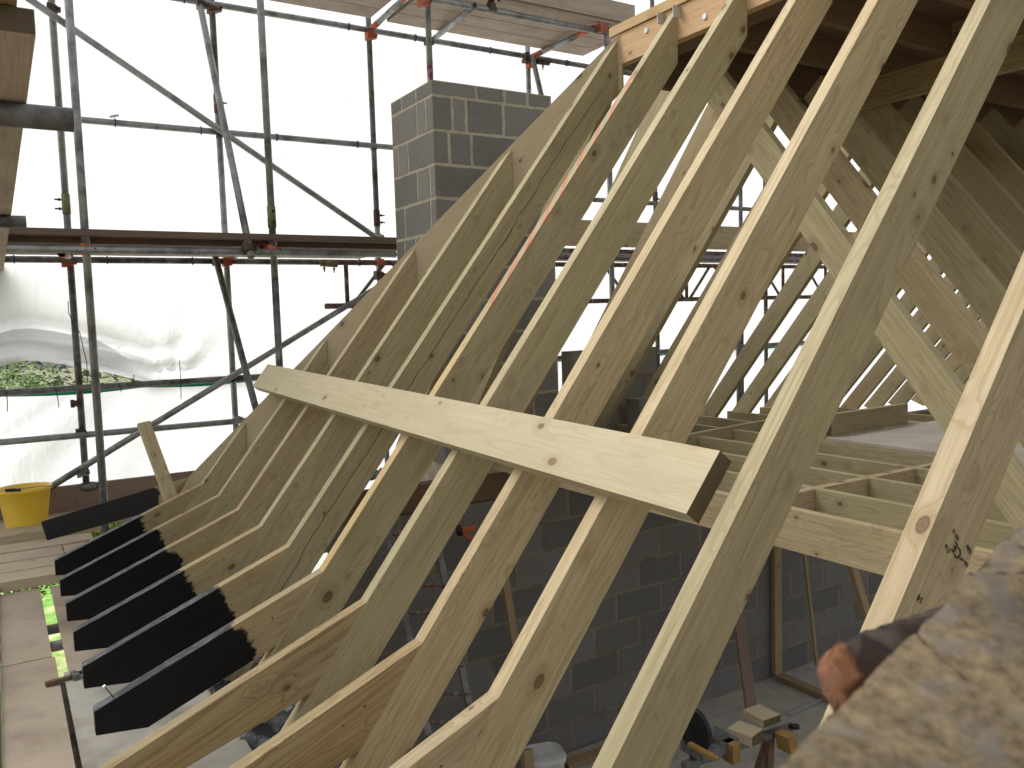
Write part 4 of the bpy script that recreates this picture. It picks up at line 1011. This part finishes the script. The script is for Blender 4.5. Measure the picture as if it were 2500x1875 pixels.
# ladder
root = thing('ladder', 'thin metal ladder standing in the dark room below the rafters', 'ladder', P(1045, 1770, u=4.2))
la, lb = P(953, 1285, u=4.55), P(1052, 1790, u=4.15); ra_, rb2 = P(1066, 1280, u=4.55), P(1166, 1790, u=4.15)
timber('rail', la, lb, X_, .022, .04, M_GALVDK, root); timber('rail', ra_, rb2, X_, .022, .04, M_GALVDK, root)
for k in range(8):
    t = .04+k*.13; tube('rung', la.lerp(lb, t), ra_.lerp(rb2, t), .011, M_RUST, root, 10)
# orange clamp on the wall
root = thing('clamp', 'orange spring clamp hanging in the dark room between two rafters', 'clamp', P(1125, 1297, u=4.7))
for (x0, y0, x1, y1, w_) in ((1122, 1296, 1166, 1288, .022), (1128, 1297, 1152, 1316, .026), (1112, 1302, 1128, 1290, .02)):
    timber('arm', P(x0, y0, u=4.7), P(x1, y1, u=4.68), -Y_, w_, .02, M_ORP, root)
tube('body', P(1118, 1285, u=4.68), P(1124, 1306, u=4.68), .02, M_BLACKP, root, 12, False)
# white tub
c_ = P(1330, 1835, z=-2.95); c_.z = -3.22
root = thing('tub', 'white plastic tub with black strips on its side at the bottom edge', 'tub', c_)
def sq(a, z): return .16*abs(math.sin(2*a))**2-.02
fr = Matrix.Translation(c_) @ Matrix.Rotation(math.radians(-18), 4, 'Z')
bm, rg = lathe([(.10, .0), (.105, .002), (.128, .245)], 48, sq); bm.faces.new(rg[0][::-1]); fin('body', bm, M_WHITEP, fr, root, smooth=True)
bm, rg = lathe([(.134, .232), (.136, .262), (.130, .266), (.122, .258), (.118, .258)], 48, sq); bm.faces.new(rg[-1]); fin('lid', bm, M_WHITEP, fr, root, smooth=True)
for z_, h_ in ((.16, .03), (.05, .08)):
    bm = bmesh.new(); boxbm(bm, .0, .075, -.1275, -.112, z_, z_+h_); fin('printed_strip', bm, M_BLACKP, fr, root, bevel=.001)
# saw bench with mitre saw and offcuts
c_ = P(1880, 1775, z=-2.5)
root = thing('saw_stand', 'pale trestle saw stand in the room, seen between the two nearest rafters', 'saw stand', c_)
timber('rail', P(1668, 1862, z=-2.52), P(1935, 1765, z=-2.52), Z_, .04, .04, M_GALVDK, root)
for px, py in ((1885, 1790), (1700, 1850)):
    a = P(px, py, z=-2.54); timber('leg', a, a+Vector((-.10, -.05, -.74)), -Y_, .05, .03, M_DARK, root)
    timber('leg', a, a+Vector((.05, .28, -.74)), -Y_, .05, .03, M_DARK, root)
bm = bmesh.new(); boxbm(bm, -.035, .035, -.05, .05, -.09, .02)
for v_ in bm.verts: v_.co.x += -.25*v_.co.z
fin('end_bracket', bm, M_TOOLY, Matrix.Translation(P(1918, 1798, z=-2.52)), root, bevel=.01)
fin('knob', lathe([(.001, -.03), (.016, -.03), (.018, .03), (.001, .03)], 14)[0], M_BLACKP, Matrix.Translation(P(1938, 1774, z=-2.5)) @ Matrix.Rotation(1.2, 4, 'X'), root, smooth=True)
root = thing('mitre_saw', 'grey and yellow mitre saw standing at the left end of the saw stand', 'saw', P(1740, 1810, z=-2.45))
q = P(1742, 1812, z=-2.45)
bm = bmesh.new(); boxbm(bm, -.16, .12, -.08, .10, -.04, .02); fin('base', bm, M_GALVDK, Matrix.Translation(q), root, bevel=.01)
bm = bmesh.new(); boxbm(bm, -.02, .10, -.05, .0, -.02, .09); fin('fence', bm, M_GALV, Matrix.Translation(q+Vector((-.08, .06, 0))), root, bevel=.006)
bm = bmesh.new(); boxbm(bm, -.03, .03, -.04, .04, -.06, .05); fin('yellow_housing', bm, M_TOOLY, Matrix.Translation(P(1786, 1832, z=-2.48)), root, bevel=.012)
tube('blade_guard', q+Vector((-.16, .0, .12)), q+Vector((-.13, .0, .12)), .12, M_BLACKP, root, 24, False)
o = timber('spirit_level', P(1683, 1812, z=-2.38), P(1752, 1850, z=-2.38), Z_, .03, .02, M_TOOLY); tag(o, 'orange yellow measuring rail lying by the saw', 'spirit level')
o = timber('timber_offcut', P(1835, 1725, z=-2.42), P(1885, 1752, z=-2.42), Z_, .14, .045, M_PLANK); tag(o, 'short pale offcut lying on top of the saw stand', 'offcut')
o = timber('timber_offcut', P(1790, 1768, z=-2.45), P(1850, 1790, z=-2.45), Z_, .13, .06, M_PLANK); tag(o, 'second pale offcut, lying lower and left of the first on the saw stand', 'offcut')

# ---- coping stone and tile beside the camera
def chunk(name, outline, d0, d1, mats, label, cat, sub=6, amp=.004, sc_=40, name2=None, parent=None, bev=.007, el=.005):
    """solid whose visible face follows a pixel outline at distance d0, with real depth d1-d0 away from the camera"""
    pts = [P(x, y, d=d) for x, y, d in outline]
    c0 = sum(pts, Vector())/len(pts)
    nrm = Vector()
    for i in range(len(pts)): nrm += (pts[i]-c0).cross(pts[(i+1) % len(pts)]-c0)
    nrm.normalize()
    if nrm.dot(FW) < 0: nrm = -nrm
    bm = bmesh.new(); a = [bm.verts.new(p-c0) for p in pts]; b = [bm.verts.new(p-c0+nrm*d1) for p in pts]; n = len(pts)
    bm.faces.new(a); bm.faces.new(b[::-1])
    for i in range(n): bm.faces.new((a[i], b[i], b[(i+1) % n], a[(i+1) % n]))
    bmesh.ops.bevel(bm, geom=bm.edges[:], offset=bev, segments=3, affect='EDGES')
    bmesh.ops.triangulate(bm, faces=bm.faces[:])
    for _ in range(sub): bmesh.ops.subdivide_edges(bm, edges=[e for e in bm.edges if e.calc_length() > el], cuts=1)
    bmesh.ops.recalc_face_normals(bm, faces=bm.faces); bm.normal_update()
    for v in bm.verts:
        v.co += v.normal*(amp*noise.fractal(v.co*sc_, .7, 2., 4))
    o = fin(name, bm, mats, Matrix.Translation(c0), parent, smooth=True)
    if label: tag(o, label, cat)
    return o
stone = [(1780, 2000, .30), (1905, 1868, .34), (1990, 1782, .37), (2075, 1705, .40), (2160, 1612, .43), (2230, 1548, .45), (2310, 1470, .48), (2352, 1425, .5), (2385, 1375, .51), (2440, 1325, .53), (2520, 1270, .55), (2640, 1190, .58),
         (2800, 1400, .5), (2800, 2050, .33)]
chunk('coping_stone', stone, None, .10, M_STONE, 'rough lichened coping stone close to the camera in the bottom right corner', 'stone', 7, .0012, 70)
tile = [(2045, 1632, .50), (2062, 1560, .51), (2100, 1545, .52), (2190, 1515, .55), (2330, 1462, .60), (2360, 1500, .58), (2240, 1620, .52), (2120, 1730, .49)]
root = thing('roof_tile', 'broken clay tile with an orange edge sticking out under the coping stone', 'tile', P(2150, 1580, d=.52))
chunk('tile_body', tile, None, .02, M_TILE, None, None, 5, .0008, 90, parent=root, bev=.0025)
brk = [(2018, 1612, .492), (2036, 1575, .496), (2060, 1562, .50), (2078, 1606, .495), (2118, 1655, .485), (2068, 1725, .478), (2040, 1672, .485)]
chunk('broken_edge', brk, None, .022, M_TERRA, None, None, 5, .0007, 90, parent=root, bev=.0015)
